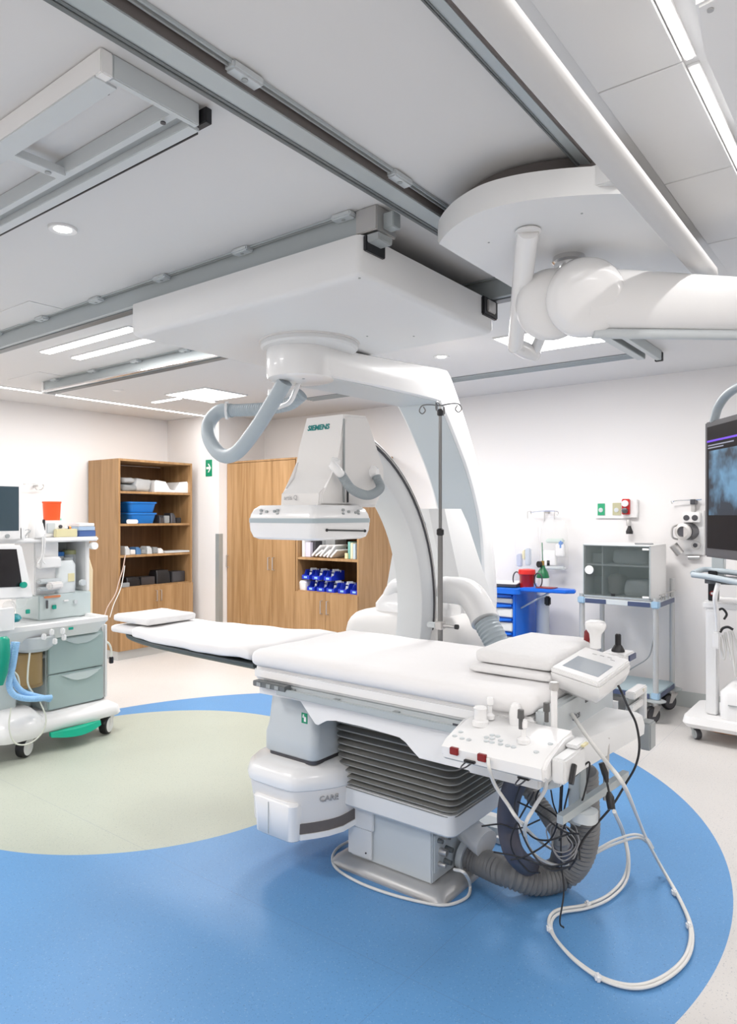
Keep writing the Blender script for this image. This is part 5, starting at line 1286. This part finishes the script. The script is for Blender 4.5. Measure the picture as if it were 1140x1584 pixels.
B().box(ax(34, 4.75)-.03, ax(34, 4.75)+.03, 4.76, 4.84, az(20, 836, 4.75), az(20, 815, 4.75), .008).build('side_pod', bright, m1)
# lower tilted monitor
pts = [S(-60, 843, y=4.60), S(34, 843, y=4.62), S(52, 925, y=4.58), S(-60, 930, y=4.56)]
t2 = thing('monitor', 'lower tilted monitor with a near black screen at the left edge', 'monitor', pts[3])
def slab4(q, thick):
    n_ = (q[1]-q[0]).cross(q[3]-q[0]).normalized()
    if n_.y > 0: n_ = -n_
    b = B(); b.loft([list(q), [p-n_*thick for p in q]]); return b, n_
b, n_ = slab4(pts, .04); bmesh.ops.bevel(b.bm, geom=list(b.bm.edges), offset=.008, segments=2, affect='EDGES'); b.build('frame', bright, t2)
q = [p+n_*.0015 for p in (S(-55, 852, y=4.605), S(24, 850, y=4.61), S(35, 900, y=4.59), S(-55, 906, y=4.585))]
q = [pts[0].lerp(pts[1], .05), pts[0].lerp(pts[1], .90), pts[3].lerp(pts[2], .86).lerp(pts[0].lerp(pts[1], .88), .22), pts[3].lerp(pts[2], .05).lerp(pts[0].lerp(pts[1], .05), .22)]
q = [p+(pts[3]-pts[0])*(.08 if i < 2 else 0)+n_*.003 for i, p in enumerate(q)]
b, _ = slab4(q, .0012); b.build('screen', scr2, t2)
p = S(35, 905, y=4.575); B().cyl(p, p+n_*.022, .020, seg=20).build('turning_knob', teal, t2)
# things on the top shelf
def onshelf(px, y=4.95): return Vector((ax(px, y), y, 1.4405))
c_ = onshelf(81, 4.98); zb = az(80, 805, 4.98)
md = thing('white_module', 'white boxy device with a dark dial under the orange-red pot', 'device', (ax(85, 5.0), 5.0, 1.4405))
B().box(ax(64, 4.92), ax(102, 4.92), 4.90, 5.10, 1.4405, zb, .008).build('body', white, md)
B().box(ax(70, 4.92), ax(83, 4.92), 4.895, 4.901, 1.47, zb-.02, .003).build('face', paleb, md)
B().cyl((ax(93, 4.9), 4.899, zb-.045), (ax(93, 4.9), 4.89, zb-.045), .013, seg=16).build('dial', darkm, md)
B().box(ax(68, 4.89)-.008, ax(68, 4.89)+.008, 4.885, 4.9, 1.49, 1.57, .003).build('handle', black, md)
op = Vector((ax(80, 4.99), 4.99, zb+.0005)); k = az(80, 776, 4.99)-zb
ot = thing('orange_pot', 'orange-red plastic pot standing on top of the white device', 'pot', op)
B().lathe([(.056, 0), (.062, k*.9), (.066, k*.92), (.066, k), (.060, k), (.054, .01)], op, 28).build('pot', orange, ot)
tag(B().box(ax(95, 5.05), ax(103, 5.05), 5.115, 5.16, 1.4405, az(99, 800, 5.05), .01).build('teal_holder', mat('mint_plastic', (.12, .62, .50), .4)), 'mint green holder standing right behind the white device', 'holder')
yt = thing('yellow_tray', 'small pale yellow tray of caps on the machine shelf', 'tray', onshelf(102, 4.90))
a0, a1 = ax(86, 4.86), ax(119, 4.86)
B().box(a0, a1, 4.852, 4.89, 1.4405, 1.50, .004).build('tray_front', yellowp, yt); 
for px, m_ in ((102, bright), (107, mat('cap_orange', (.8, .3, .05), .4)), (104, darkm)): B().ball((ax(px, 4.87), 4.866, 1.508), .014, seg=12).build('cap', m_, yt)
for i, (h0, h1, m_, lb) in enumerate(((0, .045, mat('box_navy', (.06, .12, .32), .5), 'navy'), (.0455, .075, mat('box_pale_blue', (.40, .52, .68), .5), 'pale blue'), (.0755, .10, towel, 'white'))):
    tag(B().box(ax(121, 4.88), ax(147, 4.88)-.005*i, 4.87, 5.02, 1.4405+h0, 1.4405+h1, .003).build('glove_box', m_), lb+' flat glove box in the stack of three at the shelf end', 'box', 'stacked glove boxes')
for (px, py, r_, m_, lb) in ((56, 818, .05, white, 'white round handset'), (48, 825, .035, white2, 'white looped sensor')):
    p = Vector((ax(px, 4.9), 4.88, 1.4405))
    tag(B().lathe([(r_, 0), (r_, .03), (r_*.7, .10), (r_*.3, .13)], p, 20).build('handset', m_), lb+' among the cables beside the upper monitor', 'handset')
for i in range(3):
    p = Vector((ax(45+6*i, 4.85), 4.87, 1.47)); pts = [p+Vector((.04*math.cos(a), .008*math.sin(2*a+i), .03*math.sin(a)+.02*i*math.cos(a))) for a in [k_*math.pi/5 for k_ in range(11)]]
    cable('sensor_lead', pts, .0045, pg2, 'grey coiled sensor lead beside the upper monitor', 'cable', 'coiled sensor leads', 6, 4)
for i, pts in enumerate(([(66, 830), (66, 845), (64, 862), (58, 872)], [(70, 826), (69, 850), (66, 866), (70, 872)])):
    cable('monitor_lead', [S(a, c_, y=4.825) for a, c_ in pts], .005, white, ('left', 'right')[i]+' white lead draped over the front of the machine shelf', 'cable', None, 6)
wh = thing('wall_hook', 'thin wire wall hook above the orange-red pot', 'hook', S(50, 750, y=YL-.1))
B().tube(cr([S(a, c_, y=YL-.08) for a, c_ in ((36, 749), (50, 748), (64, 748), (67, 752), (64, 757), (56, 757), (54, 752))], 5), .004, 8).build('wire', chrome, wh)
B().box(S(58, 750, y=YL-.08).x-.01, S(58, 750, y=YL-.08).x+.01, YL-.08, YL, S(58, 750, y=YL-.08).z-.02, S(58, 750, y=YL-.08).z, .003).build('bracket', steel, wh)
# breathing parts at the lower left
gb = B(); p0 = S(6, 985, y=4.48); p1 = S(2, 1060, y=4.48)
rings = []
for f, wd_ in ((0, .02), (.06, .035), (.4, .045), (.75, .035), (1, .012)):
    c0 = p0.lerp(p1, f); rings.append([c0+Vector((wd_*math.cos(a), wd_*.7*math.sin(a), 0)) for a in [2*math.pi*k_/16 for k_ in range(16)]])
tag(gb.loft(rings).build('breathing_bag', mat('bag_green', (.0, .30, .20), .3), None, 60), 'green rubber breathing bag hanging at the left edge', 'breathing bag')
for i, pts in enumerate(([(26, 993), (20, 1030), (14, 1058), (22, 1075), (45, 1081), (80, 1079)], [(22, 993), (16, 1025), (20, 1050), (32, 1068), (52, 1076), (78, 1082)])):
    pp = [S(a, c_, y=4.50+.03*i) for a, c_ in pts]
    bt_ = hose(B(), pp, .020, .010, .10, 12).build('breathing_hose', skyb, None, 30)
    tag(bt_, ('front', 'rear')[i]+' pale blue corrugated breathing hose hanging under the machine tray', 'hose', 'pale blue breathing hoses')
cable('machine_tube', [S(46, 1010, y=4.52), S(43, 1040, y=4.52), S(44, 1060, y=4.52), S(55, 1078, y=4.55)], .006, mat('pale_tube', (.72, .74, .66), .4), 'pale tube hanging in front of the amber canister', 'tube')
cable('machine_tube', [S(17, 1035, y=4.52), S(27, 1045, y=4.53), S(30, 1060, y=4.54), S(30, 1075, y=4.56)], .006, mat('pale_tube', (.72, .74, .66), .4), 'pale tube curving beside the green breathing bag', 'tube')
cable('castor_tube', [S(62, 1085, y=4.50), S(71, 1110, y=4.50), S(67, 1130, y=4.50), S(54, 1145, y=4.51), S(38, 1152, y=4.50), S(22, 1148, y=4.50), S(14, 1125, y=4.50), S(17, 1095, y=4.50)], .005, mat('pale_tube', (.72, .74, .66), .4), 'thin tube looping down around the front castor of the machine', 'tube')
p = S(172, 1020, y=4.85); t_ = thing('side_tube', 'short grey tube with a black plug hanging off the right side of the machine', 'tube', p)
B().tube(cr([S(158, 990, y=4.85), S(168, 995, y=4.85), S(172, 1005, y=4.85), S(172, 1016, y=4.85)], 6), .008, 8).build('tube', mat('pale_tube', (.72, .74, .66), .4), t_)
B().box(p.x-.014, p.x+.014, p.y-.014, p.y+.014, p.z-.03, p.z+.02, .004).build('plug', black, t_)
for i, (px, py, r_) in enumerate(((30, 930, .05), (14, 940, .045), (22, 918, .04))):
    p = S(px, py, y=4.62); tag(B().ball(p, r_, (1, .8, 1.1), 16).build('clear_mask', frost), ('right', 'left', 'upper')[i]+' clear plastic breathing mask heaped under the lower monitor', 'mask', 'clear breathing masks')
p = S(6, 960, y=4.58); tag(B().loft([rr(p.x-.06, p.x+.06, p.y-.04, p.y+.04, .03, z) for z in (p.z-.06, p.z+.08)]).build('white_valve', bright), 'white valve block above the green breathing bag', 'valve')
p = S(22, 957, y=4.60); tag(B().lathe([(.03, -.02), (.045, 0), (.035, .02), (.02, .03)], p, 20).build('stopcock', mat('petrol_plastic', (.0, .24, .28), .35)), 'petrol blue cap beside the white valve block', 'cap')
p = S(135, 900, y=5.35)
tag(B().loft([rr(ax(126, 5.3), ax(145, 5.3), 5.3, 5.42, .03, .62), rr(ax(126, 5.3), ax(146, 5.3), 5.3, 5.42, .03, 1.15), rr(ax(128, 5.3), ax(141, 5.3), 5.31, 5.41, .03, 1.26)]).build('cream_case', cream), 'tall cream case standing behind the machine', 'case')
tag(B().loft([rr(ax(122, 5.3), ax(160, 5.3), 5.3, 5.6, .03, z) for z in (.0, .618)]).build('rear_stand', white2), 'low white stand hidden behind the machine drawers', 'stand')

# ================================================================== SCREEN AND CART (right)
c0 = Vector((3.966, .827, 0)); dd = Vector((-.80, -.60, 0)).normalized(); nn = Vector((-dd.y, dd.x, 0))
nn = Vector((.60, -.80, 0))*-1      # faces the table side
t = thing('display_screen', 'large suspended black-framed display showing a bluish x-ray image at the right edge', 'screen', (c0.x, c0.y, 1.384))
L_ = 1.15
def panel(u0, u1, z0, z1, d0, d1, name, m, par, bev=0):
    b = B(); v = [c0+dd*u0+nn*d0, c0+dd*u1+nn*d0, c0+dd*u1+nn*d1, c0+dd*u0+nn*d1]
    b.loft([[Vector((p.x, p.y, z0)) for p in v], [Vector((p.x, p.y, z1)) for p in v]])
    if bev: bmesh.ops.bevel(b.bm, geom=list(b.bm.edges), offset=bev, segments=2, affect='EDGES')
    return b.build(name, m, par)
fr = panel(0, L_, 1.384, 2.083, -.07, 0, 'housing', mat('screen_frame', (.10, .10, .11), .35), t, .006)
ps = panel(.028, L_-.028, 1.43, 2.055, 0, .002, 'screen_glass', mat('screen_black', (.008, .006, .008), .4), t)
panel(.03, L_-.03, 1.975, 1.985, .002, .003, 'title_bar', mat('screen_violet', (.05, .02, .2), .3, emit=(.16, .05, .75), es=.8), ps)
xm = bpy.data.materials.new('screen_xray'); xm.use_nodes = True; nt = xm.node_tree; MATS['screen_black'].node_tree.nodes['Principled BSDF'].inputs['Specular IOR Level'].default_value = .12; bs = nt.nodes['Principled BSDF']
g = nt.nodes.new('ShaderNodeNewGeometry'); n1 = nt.nodes.new('ShaderNodeTexNoise'); n1.inputs['Scale'].default_value = 7; n1.inputs['Detail'].default_value = 3; nt.links.new(g.outputs['Position'], n1.inputs['Vector'])
rp = nt.nodes.new('ShaderNodeValToRGB'); rp.color_ramp.elements[0].position = .40; rp.color_ramp.elements[0].color = (.006, .015, .03, 1); rp.color_ramp.elements[1].position = .62; rp.color_ramp.elements[1].color = (.11, .25, .40, 1)
nt.links.new(n1.outputs['Fac'], rp.inputs['Fac']); nt.links.new(rp.outputs[0], bs.inputs['Emission Color']); bs.inputs['Emission Strength'].default_value = 1.1; bs.inputs['Base Color'].default_value = (0, 0, 0, 1)
panel(.05, .62, 1.60, 1.93, .002, .003, 'xray_image', xm, ps)
for i, z in enumerate((1.955, 1.942)): panel(.04, .30-.1*i, z, z+.006, .002, .003, 'screen_text', mat('screen_print', (.1, .1, .12), .4, emit=(.35, .38, .5), es=.6), ps)
# suspension arm: tube arch
a = S(1102, 652, x=4.05); 
B().tube(cr([S(1104, 653, x=3.93), S(1112, 628, x=3.90), S(1130, 606, x=3.82), S(1165, 590, x=3.7), S(1230, 585, x=3.5)], 8), .022, 16).build('carrying_arch', hoseb, t)
p = S(1230, 585, x=3.5); B().cyl((p.x, p.y, p.z-.02), (p.x, p.y, C-.001), .04, seg=24).build('ceiling_column', bright, t)
# the cart behind it
t = thing('right_cart', 'white wheeled equipment cart standing under the display at the right edge', 'cart', (5.35, .95, 0))
bx0 = 5.52
def rx(px, x=bx0): return S(px, 900, x=x).y
def rz_(px, py, x=bx0): return S(px, py, x=x).z
b = B(); b.loft([rr(5.30, 5.85, .35, 1.24, .05, .10), rr(5.28, 5.87, .33, 1.26, .06, .13), rr(5.30, 5.85, .35, 1.25, .05, .175)]).build('wheel_base', white, t, 50)
for x, y in ((5.40, 1.19), (5.78, 1.19), (5.40, .42)): castor(t, x, y, .038, .8, midg, darkm, midg, .020)
y1 = rx(1092, 5.45); B().box(5.44, 5.52, y1-.075, y1, .176, .93, .008).build('post', white, t)
B().box(5.44, 5.80, .40, y1+.02, .93, .985, .012).build('middle_shelf', bright, t)
b = B(); b.loft([rr(5.36, 5.80, .35, y1-.10, .06, .176), rr(5.36, 5.80, .35, y1-.10, .06, .36), rr(5.42, 5.80, .4, y1-.16, .06, .42)]).build('lower_unit', white, t, 60)
B().box(5.352, 5.36, .5, y1-.16, .28, .285).build('unit_seam', midg, t)
y2 = rx(1096, 5.5); B().box(5.48, 5.56, y2-.06, y2, .986, 1.20, .004).build('dark_mast', black, t)
B().box(5.50, 5.58, y2-.10, y2-.02, 1.16, 1.50, .004).build('upper_mast', alum, t)
B().cyl((5.479, y2-.03, 1.04), (5.470, y2-.03, 1.04), .018, seg=16).build('red_key', darkred, t)
B().cyl((5.470, y2-.03, 1.04), (5.466, y2-.03, 1.04), .009, seg=12).build('key_centre', bright, t)
# grey handle deck
p = lambda px, py, x: S(px, py, x=x)
b = B().tube(cr([p(1071, 889, 5.25), p(1100, 893, 5.2), p(1150, 903, 5.1)], 6), [.020]*13, 12)
b.build('handle_bar', hoseb, t)
b = B(); b.tube(cr([p(1072, 887, 5.27), p(1090, 881, 5.5), p(1120, 884, 5.5), p(1150, 888, 5.5)], 6), .020, 12); b.build('handle_bar', hoseb, t)
b = B(); b.loft([rr(5.22, 5.52, .45, 1.10, .05, z) for z in (1.13, 1.165)]).build('deck', mat('deck_dark', (.10, .11, .12), .4), t)
# cables on the cart
cable('cart_lead', [p(1111, 902, 5.2), p(1106, 925, 5.2), p(1109, 950, 5.25), p(1110, 975, 5.3)], .016, bright, 'thick white lead hanging from the grey handle deck of the right cart', 'cable')
q = p(1108, 990, 5.3); tag(B().obox(q, (.03, .05, .12), .1, .010).build('white_plug', bright), 'white plug body hanging in front of the right cart post', 'plug')
for i, pts in enumerate(([(1114, 985), (1116, 1005), (1120, 1020), (1122, 1000), (1118, 982)], [(1122, 978), (1126, 1000), (1131, 1020), (1132, 990), (1128, 976)], [(1129, 976), (1133, 1010), (1138, 1045)], [(1132, 976), (1140, 1000), (1146, 1040)])):
    cable('hanging_lead', [p(a, c_, 5.32) for a, c_ in pts], .008, cabw, ('first', 'second', 'third', 'fourth')[i]+' white lead from the left in the bunch on the right cart', 'cable', 'hanging white leads')
cable('black_hook', [p(1114, 978, 5.33), p(1118, 972, 5.33), p(1126, 970, 5.33), p(1134, 974, 5.33)], .009, black, 'black hook holding the bunch of white leads', 'hook')
cable('black_lead', [p(1112, 943, 5.35), p(1118, 942, 5.35), p(1124, 950, 5.35), p(1120, 958, 5.35)], .008, black, 'short curled black lead on the shelf of the right cart', 'cable')
cable('orange_cable', [S(1098, 1126, z=.05), S(1115, 1130, z=.045), S(1145, 1134, z=.04), S(1190, 1136, z=.04)], .022, orangec, 'orange cable lying under the base of the right cart', 'cable')
